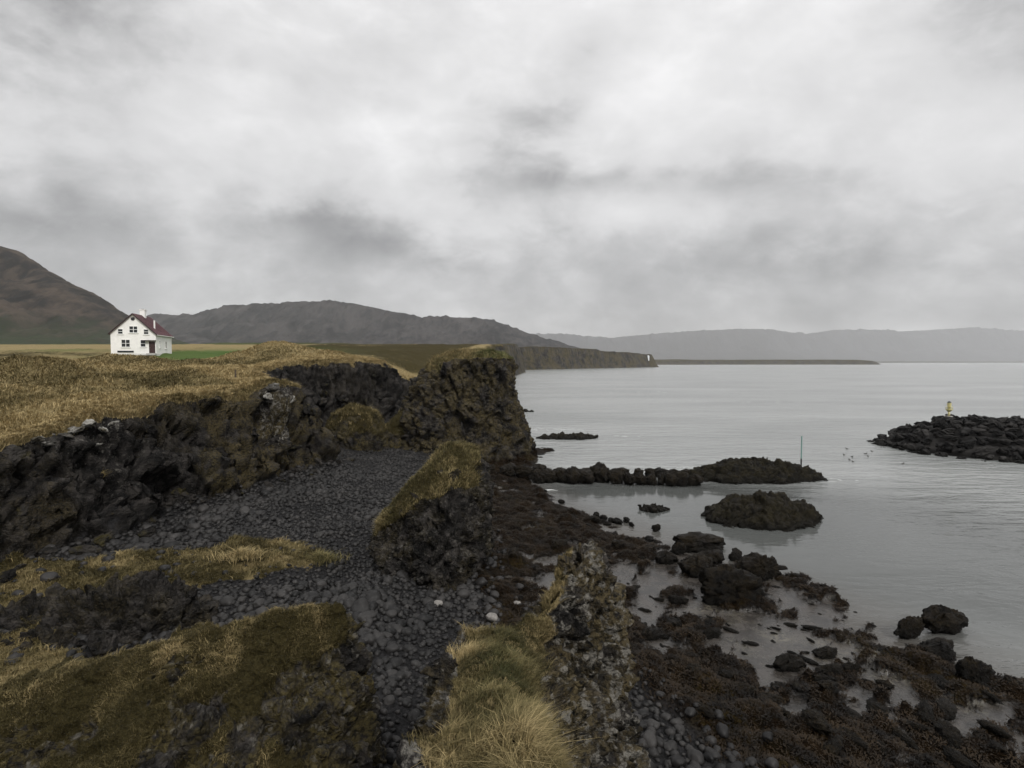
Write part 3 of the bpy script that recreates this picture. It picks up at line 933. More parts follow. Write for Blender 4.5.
# the crest follows the ridge, so pull the cap rings to the middle line of the fin instead of to one point
npart = 46 + 50 + 14
spine = np.array([(0.05, 3.0, 8.75), (0.0, 5.2, 7.95), (-0.15, 7.6, 7.25), (-0.1, 9.2, 6.88), (0.5, 10.2, 6.78), (1.0, 11.1, 6.85), (1.35, 11.8, 7.25), (1.65, 12.4, 7.55)])
tops = P[npart]
dm = np.linalg.norm(tops[:, None, :2] - catmull(spine, 200, False)[None, :, :2], axis=2)
near_sp = catmull(spine, 200, False)[dm.argmin(1)]
for k, t in enumerate(np.linspace(0, 1, 60)):
    P[npart + k] = tops * (1 - t) + near_sp * t
    P[npart + k][:, 2] += 0.10 * math.sin(math.pi * t * 0.5)
fin, finP = loft_thing('grassy_rock', P, 241, 'narrow turf-covered rock fin with lichen-spotted grey peak, nearest the viewer', 'rock',
                       dict(amps=(0.46, 0.36, 0.18), scales=(1.0, 2.3, 6.0), turf_lo=0.45, turf_hi=0.72, turf_z=(5.6, 6.0), turf_noise=0.16, smoothing=0.25, turf_fn=lambda p: 1 - sstep(-.12, .2, p[:, 0] - (.62 + (p[:, 1] - 10.2) * .36) + fbm3(p, 1.4, 3, 78) * .3) * sstep(9.7, 10.3, p[:, 1])), dict(moss=1.0, dry=1.0, pale=0.85),
                       dict(n=64000, len=0.15, wid=0.0085, tint=0.30, tintf=lambda p: 0.36 * gauss(p[:, 0], p[:, 1], 0.35, 5.3, 0.45, 0.9) + 0.22 * sstep(.45, .85, np.abs(p[:, 0])) - 0.08, greenf=lambda p: gauss(p[:, 0], p[:, 1], -0.15, 8.0, 0.5, 2.2) * 0.38, wind=(0.28, -0.25), droop=0.7, pscale=1.6, lenf=lambda p: 1 + 0.7 * gauss(p[:, 0], p[:, 1], 0.35, 5.2, 0.45, 0.8),
                            mask=lambda Q: 1 - 0.4 * sstep(10.2, 10.6, Q[..., 1])))
# big mossy slab, lower left
topl = [(-3.75, 12.0, 4.9), (-4.4, 13.1, 6.0), (-7.2, 12.7, 5.5), (-10.8, 11.8, 4.85), (-13.6, 10.8, 4.2), (-13.2, 8.4, 2.4), (-9, 7.2, 2.6), (-5.6, 7.8, 2.8), (-3.9, 9.8, 3.6)]
offl = [(.45, .2), (.2, .5), (0, .6), (0, .6), (-.6, .4), (-.5, -.7), (0, -1), (.3, -.8), (.6, -.2)]
midl = [(x + a * .8, y + b * .8, z * .55 + .6) for (x, y, z), (a, b) in zip(topl, offl)]
basl = [(x + a * 1.6, y + b * 1.6, 0.6) for (x, y, z), (a, b) in zip(topl, offl)]
shl = [(x + a * .25, y + b * .25, z - .55) for (x, y, z), (a, b) in zip(topl, offl)]
topl = [(x - a * .35, y - b * .35, z + .02) for (x, y, z), (a, b) in zip(topl, offl)]
P = loft([basl, midl, shl, topl], [34, 26, 20], 620, (-7.2, 11.3, 5.25), 100, bump=0.5)
loft_thing('mossy_rock', P, 251, 'broad mossy slab with white lichen flecks and a grassy crest beside the shingle', 'rock',
           dict(amps=(0.34, 0.36, 0.18), scales=(0.75, 1.9, 5.0), turf_lo=0.42, turf_hi=0.75, turf_z=(2.6, 3.4), turf_noise=0.40, smoothing=0.35, turf_fn=lambda p: np.maximum(sstep(-.15, .25, p[:, 2] - (5.35 + (p[:, 0] + 4.5) * .125) + .22), 0.97 * sstep(-.55, -.1, fbm3(p, 0.75, 4, 80) - 0.9 * sstep(-5.2, -4.0, p[:, 0] + fbm3(p, 0.6, 3, 81) * 0.8)))), dict(moss=1.0, dry=0.06, pale=0.34),
           dict(n=75000, len=0.115, wid=0.010, tint=0.12, droop=0.9, pscale=1.4, tintf=lambda p: 0.25 * sstep(-.2, .3, p[:, 2] - (5.35 + (p[:, 0] + 4.5) * .125))))
# dark block outcrop
P = loft([ring(-15.6, 18.2, 1.6, 4.3, 2.2, jit=.16, seed=8, rot=.12), ring(-15.4, 18.4, 2.7, 3.8, 1.7, jit=.16, seed=9, rot=.12), [(x, y, 3.25 + .10 * (x + 14)) for x, y, z in ring(-15.1, 18.6, 3.3, 3.1, 1.1, jit=.16, seed=9, rot=.12)]], [60, 50], 620, (-14.4, 18.7, 3.65), 60)
loft_thing('rock_outcrop', P, 261, 'black broken outcrop between the grass patch and the mossy slab', 'rock',
           dict(amps=(0.50, 0.50, 0.28), scales=(0.8, 1.7, 4.0), zscale=1.0, turf_lo=2, turf_hi=3), dict(moss=0.25, pale=0.03))


# skerries: dark weedy reefs in the water
def skerry(name, px0, px1, py_base, depth_m, height, seed, label, peak=0.5, n=260):
    a, b = at(px0, py_base), at(px1, py_base)
    c = (a + b) / 2
    rx = np.linalg.norm(b - a) / 2
    rot = math.atan2(b[1] - a[1], b[0] - a[0])
    cy = c[1] + depth_m * 0.5
    P = loft([ring(c[0], cy, -0.7, rx * 1.03, depth_m * .54, e=2, jit=.14, seed=seed, rot=rot), ring(c[0], cy, 0.25, rx * .93, depth_m * .46, e=2, jit=.14, seed=seed, rot=rot),
              ring(c[0] + (peak - .5) * rx * .4, cy, height * .6, rx * .62, depth_m * .3, e=2, jit=.16, seed=seed, rot=rot)], [16, 20], n, (c[0] + (peak - .5) * rx, cy, height), 26)
    Pn, turf, N = rock_from(P, seed, amps=(0.36, 0.26, 0.16), scales=(0.7, 1.7, 4.0), turf_lo=2, turf_hi=3)
    me = mesh_arrays(name, Pn.reshape(-1, 3), grid_faces(Pn.shape[0], Pn.shape[1], True), M_skerry, None)
    return tag(link(name, me), label, 'skerry'), Pn


sk1, sk1P = skerry('skerry', 694, 846, 485, 6.5, 2.15, 301, 'long low skerry carrying the thin marker pole', 0.45, 320)
skerry('skerry', 713, 846, 530, 5.4, 2.0, 302, 'weedy hump of a skerry in the lagoon mouth, nearer than the pole', 0.52, 320)
skerry('skerry', 540, 602, 440, 4.0, 0.55, 303, 'thin flat reef out in open water right of the tall stack', 0.6, 160)
skerry('skerry', 518, 534, 412, 2.0, 0.45, 304, 'tiny dark rock just showing beside the tall stack', 0.4, 60)
skerry('skerry', 640, 671, 513, 1.6, 0.42, 305, 'small flat weedy rock alone in the lagoon', 0.5, 100)


# ------------------------------------------------------------------ boulders
def boulder_shape(seed, n=4, squash=(1, 1, 0.75), amps=(0.30, 0.16, 0.06), sc=(0.9, 2.2, 6.0), angular=1.0):
    V, Fc = ico(n)
    Q = V + seed * 7.13
    d = fbm3(Q, 0.8, 2, seed) * 0.18
    for k in range(3):
        h, e = facet(Q + k * 5.1, sc[k], seed + k, 0.9 * angular)
        d = d + h * sc[k] * amps[k]
    P = V * (1 + d)[:, None] * np.array(squash)
    s = np.abs(P).max(0)
    return P / s.max(), Fc


def boulder_meshes(name, count, mat, seed0, n=4, smooth=True, **kw):
    out = []
    for k in range(count):
        g = np.random.default_rng(seed0 + k)
        V, Fc = boulder_shape(seed0 + k, n, (1, g.uniform(.7, .95), g.uniform(.55, .8)), **kw)
        out.append(mesh_arrays(name, V, Fc, mat, None, smooth))
    return out


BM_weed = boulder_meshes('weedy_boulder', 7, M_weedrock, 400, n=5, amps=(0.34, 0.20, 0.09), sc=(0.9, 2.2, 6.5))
BM_arm = boulder_meshes('armour_stone', 9, M_armour, 430, n=4, smooth=False, amps=(0.62, 0.2, 0.04), sc=(0.75, 1.8, 6.0))


def put_boulder(meshes, name, x, y, z, sx, sy, sz, rz, k=None, tilt=0.0):
    o = link(name, meshes[(k if k is not None else random.randrange(len(meshes))) % len(meshes)])
    o.location = (x, y, z)
    o.scale = (sx, sy, sz)
    o.rotation_euler = (random.uniform(-tilt, tilt), random.uniform(-tilt, tilt), rz)
    return o


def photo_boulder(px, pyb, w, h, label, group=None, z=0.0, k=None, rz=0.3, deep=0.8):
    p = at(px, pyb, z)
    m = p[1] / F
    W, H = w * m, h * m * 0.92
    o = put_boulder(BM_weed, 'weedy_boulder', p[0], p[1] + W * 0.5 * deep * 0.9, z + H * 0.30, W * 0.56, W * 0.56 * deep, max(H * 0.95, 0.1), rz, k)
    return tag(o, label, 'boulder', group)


photo_boulder(707, 555, 54, 19, 'flat-topped weedy rock at the lagoon edge, widest of its cluster', k=0, deep=.7)
photo_boulder(714, 568, 30, 19, 'weedy lobe of rock directly in front of the flat-topped one', k=1)
photo_boulder(681, 557, 20, 15, 'dark pointed boulder left of the flat-topped rock', k=2)
photo_boulder(670, 567, 26, 16, 'low dark boulder lying against the seaweed left of the cluster', k=3)
photo_boulder(702, 580, 36, 24, 'blocky dark boulder at the upper end of the wet sand', k=4)
photo_boulder(738, 562, 15, 17, 'small cone-shaped boulder alone between two big ones in the shallows', k=5)
photo_boulder(772, 586, 52, 38, 'largest round boulder standing in the shallows', k=6, deep=.75)
photo_boulder(742, 612, 64, 44, 'big square weedy boulder at the edge of the wet sand', k=0, rz=0.15, deep=.75)
photo_boulder(715, 643, 24, 14, 'lone dark boulder in the middle of the wet sand', k=2)
photo_boulder(796, 676, 40, 20, 'long low weedy rock on the lower wet sand', k=3, deep=.6)
photo_boulder(831, 662, 28, 12, 'small flat rock near the outer edge of the sand', k=4, deep=.6)
photo_boulder(782, 701, 32, 18, 'dark slanting rock at the lower edge of the sand', k=5, deep=.6)
photo_boulder(834, 683, 34, 18, 'low rock inside the dark weed band at the end of the sand', k=1, deep=.6)
photo_boulder(860, 680, 24, 18, 'rounded rock in the dark weed band beside the water', k=6)
photo_boulder(918, 642, 40, 26, 'smooth dark boulder in shallow water, left one of the pair offshore', k=2, deep=.6)
photo_boulder(957, 638, 58, 32, 'long twin-humped boulder in shallow water, right one of the pair offshore', k=3, deep=.6)
photo_boulder(948, 662, 40, 20, 'half-drowned boulder just inshore of the offshore pair', k=4, deep=.6)
photo_boulder(985, 690, 34, 30, 'dark shore boulder at the outer tip of the weed band', k=0)
photo_boulder(1018, 694, 22, 18, 'small boulder at the water edge on the right border', k=5)
photo_boulder(657, 532, 10, 9, 'knob of dark rock at the inner corner of the lagoon', k=1)
photo_boulder(545, 494, 6, 5, 'pebble-sized dark rock at the far inner end of the lagoon', k=2)
photo_boulder(562, 504, 8, 5, 'small dark rock near the inner bank of the lagoon', k=3)
for px, pyb, w, h in ((597, 518, 9, 6), (604, 521, 11, 7), (612, 523, 9, 6), (619, 525, 12, 7), (627, 523, 9, 6), (632, 527, 8, 5), (608, 526, 8, 4)):
    photo_boulder(px, pyb, w, h, 'little weedy rock in the string awash along the lagoon bank', 'string of rocks awash in the lagoon', rz=random.uniform(0, 6))
# row of boulders joining the stack to the pole skerry
row = [(541, 484, 15, 16), (552, 484, 16, 17), (563, 484, 14, 19), (574, 485, 16, 19), (587, 485, 22, 18), (603, 484, 20, 24), (618, 485, 15, 19), (631, 486, 14, 16), (643, 486, 13, 15), (653, 486, 12, 14), (663, 486, 12, 15), (673, 487, 13, 15), (684, 487, 15, 16), (696, 487, 16, 17)]
for i, (px, pyb, w, h) in enumerate(row):
    lab = 'tallest rounded boulder of the row across the lagoon mouth' if i == 5 else ('broad slab-like boulder beside the tallest of the row' if i == 4 else 'dark boulder in the row across the lagoon mouth')
    photo_boulder(px, pyb, w * 1.15, h, lab, 'boulders in the row between stack and skerry', rz=random.uniform(0, 6), deep=1.0)
for px in range(534, 700, 13):
    photo_boulder(px + random.uniform(-3, 3), 478, 17, 10, 'dark boulder in the row across the lagoon mouth', 'boulders in the row between stack and skerry', rz=random.uniform(0, 6), deep=1.1)
# rocks at the foot of the stack
for px, pyb, w, h in ((440, 470, 22, 10), (462, 472, 26, 12), (486, 474, 24, 12), (508, 476, 26, 14), (524, 478, 20, 14), (535, 480, 16, 13), (540, 472, 18, 9)):
    photo_boulder(px, pyb, w, h, 'weedy rock lining the seaward foot of the tall stack', 'rocks along the stack foot', z=0.3, rz=random.uniform(0, 6))
# boulders half buried in the seaweed
n_put = 0
spots = []
while n_put < 70:
    px, py = random.uniform(480, 720), random.uniform(492, 640)
    p = at(px, py, 0.4)
    z, mk = terrain(np.array([p[0]]), np.array([p[1]]))
    if mk['weed'][0] < 0.6 or z[0] < 0.05 or any((p[0] - q[0]) ** 2 + (p[1] - q[1]) ** 2 < 1.0 for q in spots): continue
    spots.append(p)
    s = random.uniform(0.25, 0.62) * (1.2 if random.random() < .2 else 1)
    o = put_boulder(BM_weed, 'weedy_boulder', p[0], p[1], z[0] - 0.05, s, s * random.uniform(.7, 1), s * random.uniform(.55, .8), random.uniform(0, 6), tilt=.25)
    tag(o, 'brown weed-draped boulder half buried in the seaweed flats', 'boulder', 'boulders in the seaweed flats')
    n_put += 1
# rocks breaking the weed along the lower shore
n_put = 0
spots = []
while n_put < 34:
    px, py = random.uniform(690, 1020), random.uniform(668, 766)
    p = at(px, py, 0.3)
    z, mk = terrain(np.array([p[0]]), np.array([p[1]]))
    if mk['weed'][0] < 0.6 or z[0] < 0.03 or any((p[0] - q[0]) ** 2 + (p[1] - q[1]) ** 2 < 0.6 for q in spots): continue
    spots.append(p)
    s = random.uniform(0.2, 0.5)
    o = put_boulder(BM_weed, 'weedy_boulder', p[0], p[1], z[0] + 0.02, s * 1.3, s * random.uniform(.7, 1), s * random.uniform(.55, .9), random.uniform(0, 6), tilt=.25)
    tag(o, 'dark rock poking out of the weed along the lower right shore', 'boulder', 'rocks along the lower right shore')
    n_put += 1
# small dark stones on the wet sand
n_put = 0
while n_put < 85:
    px, py = random.uniform(620, 890), random.uniform(570, 725)
    p = at(px, py, 0.05)
    z, mk = terrain(np.array([p[0]]), np.array([p[1]]))
    if mk['sand'][0] < 0.5: continue
    s = random.uniform(0.05, 0.12) * (2.2 if random.random() < .15 else 1)
    o = put_boulder(BM_weed, 'beach_stone', p[0], p[1], max(z[0], 0) + s * .12, s * random.uniform(1, 2.4), s, s * .6, random.gauss(-0.6, 0.5), tilt=.2)
    tag(o, 'small dark stone or weed scrap lying on the wet sand', 'stone', 'small stones on the wet sand')
    n_put += 1

# fallen blocks along the foot of the cliff
BM_block = boulder_meshes('fallen_block', 6, boulder_material('cliff_block', (0.006, 0.0055, 0.005), (0.042, 0.038, 0.034), ((0.03, 0.026, 0.010), (0.05, 0.042, 0.018)), 0.75, 0.52, 0.66), 460, n=4, smooth=False, amps=(0.62, 0.26, 0.06), sc=(0.75, 1.8, 6.0))
n_put = 0
while n_put < 90:
    y_ = random.uniform(17, 60)
    x_ = float(np.interp(y_, COAST[5:13, 1], COAST[5:13, 0])) + random.uniform(1.0, 7.0)
    z_, mk = terrain(np.array([x_]), np.array([y_]))
    if not (0.0 < mk['f'][0] < 0.30): continue
    s_ = min(0.8, 0.22 + random.expovariate(5.0))
    o = put_boulder(BM_block, 'fallen_block', x_, y_, z_[0] + s_ * .2, s_ * 1.2, s_, s_ * .85, random.uniform(0, 6), tilt=.6)
    tag(o, 'angular fallen block at the foot of the left cliff', 'boulder', 'fallen blocks under the cliff')
    n_put += 1

def on_land(px_, py_, d0=12, d1=120):
    """follow a line of sight out to the land"""
    dd_ = np.linspace(d0, d1, 900)
    x_ = (px_ - 512) / F * dd_
    z_ = 12 - (py_ - 362) / F * dd_
    zt = terrain(x_, dd_)[0]
    k_ = np.nonzero(zt >= z_)[0]
    k_ = k_[0] if len(k_) else len(dd_) - 1
    return x_[k_], dd_[k_], zt[k_]


n_put = 0
while n_put < 95:
    y_ = random.uniform(17, 82)
    x_ = random.uniform(-33, -15)
    z_, mk = terrain(np.array([x_]), np.array([y_]))
    if not (0.30 < mk['f'][0] < 0.88): continue
    s_ = random.uniform(0.35, 0.85)
    o = put_boulder(BM_block, 'cliff_block', x_, y_, z_[0] + .05, s_ * 1.15, s_, s_ * 1.0, random.uniform(0, 6), tilt=.8)
    tag(o, 'dark rock block jutting from the left cliff face', 'boulder', 'blocks jutting from the cliff face')
    n_put += 1
M_paleblock = boulder_material('lichen_white_block', (0.06, 0.056, 0.05), (0.34, 0.33, 0.30), ((0.02, 0.018, 0.012), (0.08, 0.07, 0.05)), 0.85, 0.48, 0.60)
PB = boulder_meshes('pale_block', 4, M_paleblock, 480, n=4, smooth=False, amps=(0.6, 0.26, 0.06), sc=(0.75, 1.8, 6.0))
for px_, py_, r_ in ((272, 388, .55), (280, 395, .6), (290, 401, .5), (268, 398, .4), (62, 436, .40), (74, 431, .42), (88, 428, .40), (101, 430, .38), (46, 447, .36), (93, 449, .30), (112, 424, .3), (36, 441, .3)):
    p = on_land(px_, py_)
    q_ = np.array(p) - CAM
    p = np.array(p) - q_ / np.linalg.norm(q_) * (0.75 if px_ > 200 else 0.35)
    o = put_boulder(PB, 'pale_block', p[0], p[1], p[2], r_ * 1.2, r_, r_ * .8, random.uniform(0, 6), tilt=.5)
    if px_ > 200: tag(o, 'white lichen-crusted rock at the top of the cliff nose, below the post', 'boulder', 'white rocks on the cliff nose')
    else: tag(o, 'pale grey rock under the grass lip at the left of the cliff', 'boulder', 'pale rocks under the grass lip')

# ------------------------------------------------------------------ breakwater
AX = np.array([(63.6, 72.0), (75, 68.5), (95, 64), (130, 58)])


def bw_height(X, Y):
    best = np.full(X.shape, 1e9)
    for (ax, ay), (bx, by) in zip(AX, AX[1:]):
        ex, ey = bx - ax, by - ay
        t = np.clip(((X - ax) * ex + (Y - ay) * ey) / (ex * ex + ey * ey), 0, 1)
        best = np.minimum(best, np.hypot(X - ax - t * ex, Y - ay - t * ey))
    return np.interp(best, [0, 3.6, 7.5, 10.6, 13], [3.85, 3.65, 1.8, 0.0, -1.5])


bx, by = np.meshgrid(np.linspace(46, 145, 150), np.linspace(42, 88, 80), indexing='ij')
bz = bw_height(bx, by) - 0.55 + fbm2(bx, by, 0.5, 3, 500) * 0.3
bwm = mesh_arrays('breakwater', np.stack([bx, by, bz], -1).reshape(-1, 3), grid_faces(*bx.shape)[:, ::-1], M_armour)
bw = link('breakwater', bwm)
tag(bw, 'core of the rock breakwater curving out from the right', 'breakwater')
cand = []
for _ in range(9000):
    x, y = random.uniform(50, 104), random.uniform(50, 86)
    h = float(bw_height(np.array([x]), np.array([y]))[0])
    if h < -0.4: continue
    rad = random.uniform(0.62, 1.12)
    if all((x - q[0]) ** 2 + (y - q[1]) ** 2 > ((rad + q[3]) * 0.62) ** 2 for q in cand): cand.append((x, y, h, rad))
cand.sort(key=lambda q: math.hypot(q[0], q[1]))
cand = [q for q in cand if q[0] / q[1] < 1.25 and not (q[1] > 78 - 0.23 * (q[0] - 62) and q[2] < 2.6)][:285]
for x, y, h, rad in cand:
    o = put_boulder(BM_arm, 'armour_stone', x, y, h + 0.05, rad * random.uniform(1, 1.25), rad * random.uniform(.8, 1.1), rad * random.uniform(.75, 1.0), random.uniform(0, 6.28), tilt=0.6)
    tag(o, 'angular dark armour stone piled on the breakwater', 'boulder', 'armour stones of the breakwater')

# ------------------------------------------------------------------ shingle
bvhs = [BVHTree.FromPolygons([tuple(v) for v in V], [tuple(map(int, f)) for f in Fc]) for V, Fc in OCC]
xs, ys = [], []
sp = 0.245
gx, gy = np.meshgrid(np.arange(-30, 8, sp), np.arange(5, 82, sp), indexing='ij')
X = (gx + rng.uniform(-.5, .5, gx.shape) * sp * 1.1).ravel()
Y = (gy + rng.uniform(-.5, .5, gy.shape) * sp * 1.1).ravel()
Z, MK = terrain(X, Y)
keep = (rng.uniform(0, 1, X.shape) < MK['cob'] * (1 - MK['turf_low'] * 0.93)) & (MK['f'] < 0.10) & (np.abs(X) < Y * 1.25 + 2)
# a thin strew of stones among the seaweed nearest the shingle
keep |= (MK['weed'] > .6) & (MK['fr'] > 0.80) & (rng.uniform(0, 1, X.shape) < 0.22 * sstep(.80, 1.0, MK['fr']))
X, Y, Z = X[keep], Y[keep], Z[keep]
n = len(X)
size = np.clip(np.exp(rng.normal(math.log(0.132), 0.36, n)), 0.06, 0.34) * np.clip(1 + 0.45 * fbm2(X, Y, 0.16, 3, 600), 0.6, 1.5)
# stones are a touch larger low down by the viewer
size *= np.interp(np.hypot(X, Y), [10, 30, 60], [1.05, 1.0, 1.15])
px, py, dep = project(np.stack([X, Y, Z], -1))
inframe = (px > -8) & (px < 1032) & (py > 200) & (py < 776)
order = np.argsort(-(size / dep) * inframe)
big = []
for i in order:
    if len(big) >= 300 or not inframe[i]: break
    p = Vector((X[i], Y[i], Z[i] + size[i] * 0.5))
    dvec = p - Vector(CAM)
    L = dvec.length
    if any(b.ray_cast(Vector(CAM), dvec.normalized(), L)[0] is not None for b in bvhs): continue
    big.append(i)
bigset = np.zeros(n, bool)
bigset[big] = True


def cobble_shape(seed, nsub):
    V, Fc = ico(nsub)
    g = np.random.default_rng(seed)
    d = fbm3(V + seed * 3.7, 0.9, 2, seed) * 0.20
    h, e = facet(V + seed * 1.9, 0.8, seed, 0.8)
    d = d + h * 0.12
    P = V * (1 + d)[:, None] * np.array([1.0, g.uniform(.68, .92), g.uniform(.5, .72)])
    return P, Fc


CM = [mesh_arrays('cobble', *cobble_shape(700 + k, 3), M_stone, dict(shade=np.full(len(ico(3)[0]), s))) for k, s in enumerate((.15, .4, .65, .25, .85, .5, .3, .72, .05, .6))]
for q, i in enumerate(big):
    o = link('cobble', CM[q % len(CM)])
    o.location = (X[i], Y[i], Z[i] + size[i] * 0.22)
    s = size[i]
    o.scale = (s, s, s)
    o.rotation_euler = (random.uniform(-.35, .35), random.uniform(-.35, .35), random.uniform(0, 6.28))
    tag(o, 'smooth black cobble on the near part of the shingle beach', 'stone', 'cobbles on the near beach')


def merge_stones(name, X, Y, Z, size, nsub, seeds):
    Vs, Fs, Sh = [], [], []
    base = 0
    which = rng.integers(0, len(seeds), len(X))
    for k, sd in enumerate(seeds):
        T, Fc = cobble_shape(sd, nsub)
        ii = np.nonzero(which == k)[0]
        m = len(ii)
        if m == 0: continue
        a = rng.uniform(0, 2 * math.pi, m)
        tx, ty = rng.uniform(-.4, .4, m), rng.uniform(-.4, .4, m)
        ca, sa = np.cos(a), np.sin(a)
        p = T[None] * size[ii][:, None, None]
        x, y, z = p[..., 0], p[..., 1], p[..., 2]
        y, z = y * np.cos(tx)[:, None] - z * np.sin(tx)[:, None], y * np.sin(tx)[:, None] + z * np.cos(tx)[:, None]
        x, z = x * np.cos(ty)[:, None] + z * np.sin(ty)[:, None], -x * np.sin(ty)[:, None] + z * np.cos(ty)[:, None]
        x, y = x * ca[:, None] - y * sa[:, None], x * sa[:, None] + y * ca[:, None]
        V = np.stack([x + X[ii][:, None], y + Y[ii][:, None], z + (Z[ii] + size[ii] * 0.22)[:, None]], -1).reshape(-1, 3)
        Vs.append(V)
        Fs.append((Fc[None] + (base + np.arange(m) * len(T))[:, None, None]).reshape(-1, 3))
        Sh.append(np.repeat(np.clip(rng.normal(.4, .25, m), 0, 1), len(T)))
        base += m * len(T)
    me = mesh_arrays(name, np.concatenate(Vs), np.concatenate(Fs), M_stone, dict(shade=np.concatenate(Sh)))
    return link(name, me)


rest = ~bigset & (np.abs(X) < Y * 1.15 + 2)
close = np.hypot(X, Y) < 24
ia, ib = np.nonzero(rest & close)[0], np.nonzero(rest & ~close)[0]
# one object: near stones finer than far ones
def concat_objects(a, b):
    pass
XA = np.concatenate([X[ia], X[ib]]); nA = len(ia)
shing = merge_stones('shingle', X[rest], Y[rest], Z[rest], size[rest], 2 if rest.sum() < 16000 else 1, list(range(720, 730)))
tag(shing, 'countless black cobbles covering the beach', None, None, 'stuff')
print('stones', n, 'big', len(big))
# pale stones
for px_, py_, w, lab in ((437, 603, 13, 'pale grey-white stone at the foot of the wedge rock'), (376, 668, 9, 'small whitish stone on the shingle beside the mossy slab'), (461, 584, 11, 'pale stone with weed just right of the wedge rock'),
                         (517, 602, 9, 'flat pale stone lying in the seaweed behind the turf fin'), (492, 617, 14, 'light grey stone half hidden behind the turf fin'), (326, 668, 8, 'greyish-white pebble stuck on the shingle edge below the slab crest')):
    p = at(px_, py_, 1.2)
    z, _ = terrain(np.array([p[0]]), np.array([p[1]]))
    p = at(px_, py_, z[0] + .1)
    s = w * p[1] / F * 0.42
    V, Fc = cobble_shape(int(px_), 3)
    o = link('pale_stone', mesh_arrays('pale_stone', V * s, Fc, M_palestone), None, (p[0], p[1], z[0] + s * .35))
    tag(o, lab, 'stone')

# ------------------------------------------------------------------ grass on the plateau and the low patch
D = np.hypot(GX, GY)
fov = (np.abs(np.arctan2(GX, GY)) < R(52))
wgt = sstep(0.45, 0.7, turf) * (1 + 2.5 * np.exp(-((GM['sd'] - 0.3) / 1.2) ** 2)) * fov * (D > 8) * (1 - sstep(85, 110, D)) / np.maximum(D, 12) ** 1.5
n = 260000
p, nn, (gi, gj) = scatter_on_grid(GP, GN, wgt, n)
dd = np.hypot(p[:, 0], p[:, 1])
low = GM['turf_low'][gi, gj] > 0.3
tint = np.clip(dry, 0, 1)[gi, gj] * 0.85 + 0.05 + rng.normal(0, 0.09, n)
L = rng.uniform(0.18, 0.42, n) * np.where(low, 0.7, 1.0)
tag(blades('grass', p, nn, L, np.maximum(0.014, dd * 0.00105), tint, green[gi, gj], None, (0.35, -0.2), 0.9), 'long dry grass over the cliff-top pasture and the patch below the cliff', None, None, 'stuff')
# two tufts alone on the shingle
for px_, py_, lab in ((243, 559, 'straw-coloured grass tuft at the edge of the low grass patch'), (322, 562, 'yellow-green grass tuft alone on the black shingle')):
    c = at(px_, py_, 2.4)
    z, _ = terrain(np.array([c[0]]), np.array([c[1]]))
    c = at(px_, py_, z[0] + .1)
    m = 1400
    rr, aa = np.abs(rng.normal(0, .42, m)), rng.uniform(0, 6.28, m)
    pt = np.stack([rr * np.cos(aa) * 1.4, rr * np.sin(aa) * .8, np.full(m, 0.05) + 0.12 * np.exp(-rr ** 2 * 4)], -1)
    nr = np.stack([np.cos(aa) * .8, np.sin(aa) * .8, np.ones(m)], -1)
    o = blades('grass_tuft', pt, nr, rng.uniform(.25, .5, m), np.full(m, .022), (0.75 if px_ < 300 else .5) + rng.normal(0, .18, m), np.full(m, 0.0 if px_ < 300 else .25), None, (0.1, -0.1), 0.8)
    o.location = (c[0], c[1], z[0] + .12)
    tag(o, lab, 'grass tuft')

# seaweed fronds on the flats
wgt = GM['weed'] * fov * (GZ > 0.0) * (D < 62) / np.maximum(D, 12)
n = 90000
p, nn, _ = scatter_on_grid(GP, GN, wgt, n)
a = rng.uniform(0, 2 * math.pi, n)
L = rng.uniform(.06, .26, n)[:, None] * rng.uniform(.5, 1, n)[:, None]
d1 = np.stack([np.cos(a), np.sin(a), rng.uniform(-.1, .5, n)], -1)
s1 = np.stack([-np.sin(a), np.cos(a), np.zeros(n)], -1) * rng.uniform(.01, .032, n)[:, None]
p0 = p + nn * 0.01
p1 = p0 + d1 * L * .5 + nn * 0.05
p2 = p0 + d1 * L * np.array([1, 1, .1])
V = np.stack([p0 - s1 * .5, p0 + s1 * .5, p1 + s1, p1 - s1, p2], 1).reshape(-1, 3)
b = (np.arange(n) * 5)[:, None]
T = np.concatenate([b + [0, 1, 2], b + [0, 2, 3], b + [3, 2, 4]], 1).reshape(-1, 3)
tag(link('seaweed', mesh_arrays('seaweed', V, T, M_frond)), 'brown wrack strewn over the tidal flats', None, None, 'stuff')

# ------------------------------------------------------------------ white house
M_white = simple_mat('white_render', (0.80, 0.79, 0.76), 0.7, 0.3, 0.05, 1.5)
M_roof = simple_mat('dark_red_roof', (0.085, 0.036, 0.042), 0.55, 0.35, 0.25, 1.2)
M_trim = simple_mat('dark_trim', (0.030, 0.017, 0.018), 0.5, 0.4, 0.1)
M_frame = simple_mat('white_frame', (0.80, 0.80, 0.78), 0.5, 0.4, 0.03)
M_glass = simple_mat('window_glass', (0.018, 0.020, 0.022), 0.08, 0.6, 0.1)
M_door = simple_mat('dark_door', (0.040, 0.019, 0.018), 0.5, 0.4, 0.15)
M_metal = simple_mat('brass', (0.35, 0.30, 0.18), 0.3, 0.5, 0.05, metallic=1.0)
HW, HL, HE, HR_ = 7.3, 8.9, 4.0, 7.6
HY = 98.0
HX = (134.5 - 512) / F * HY
HZ = 13.35
ha = R(17)
sx_, sy_ = -math.sin(ha), math.cos(ha)
house = empty('house', (HX, HY, HZ), ha)                      # origin: middle of the gable end's foot
tag(house, 'white two-storey house with dark red pitched roof on the grassy rise', 'house')
w2 = HW / 2
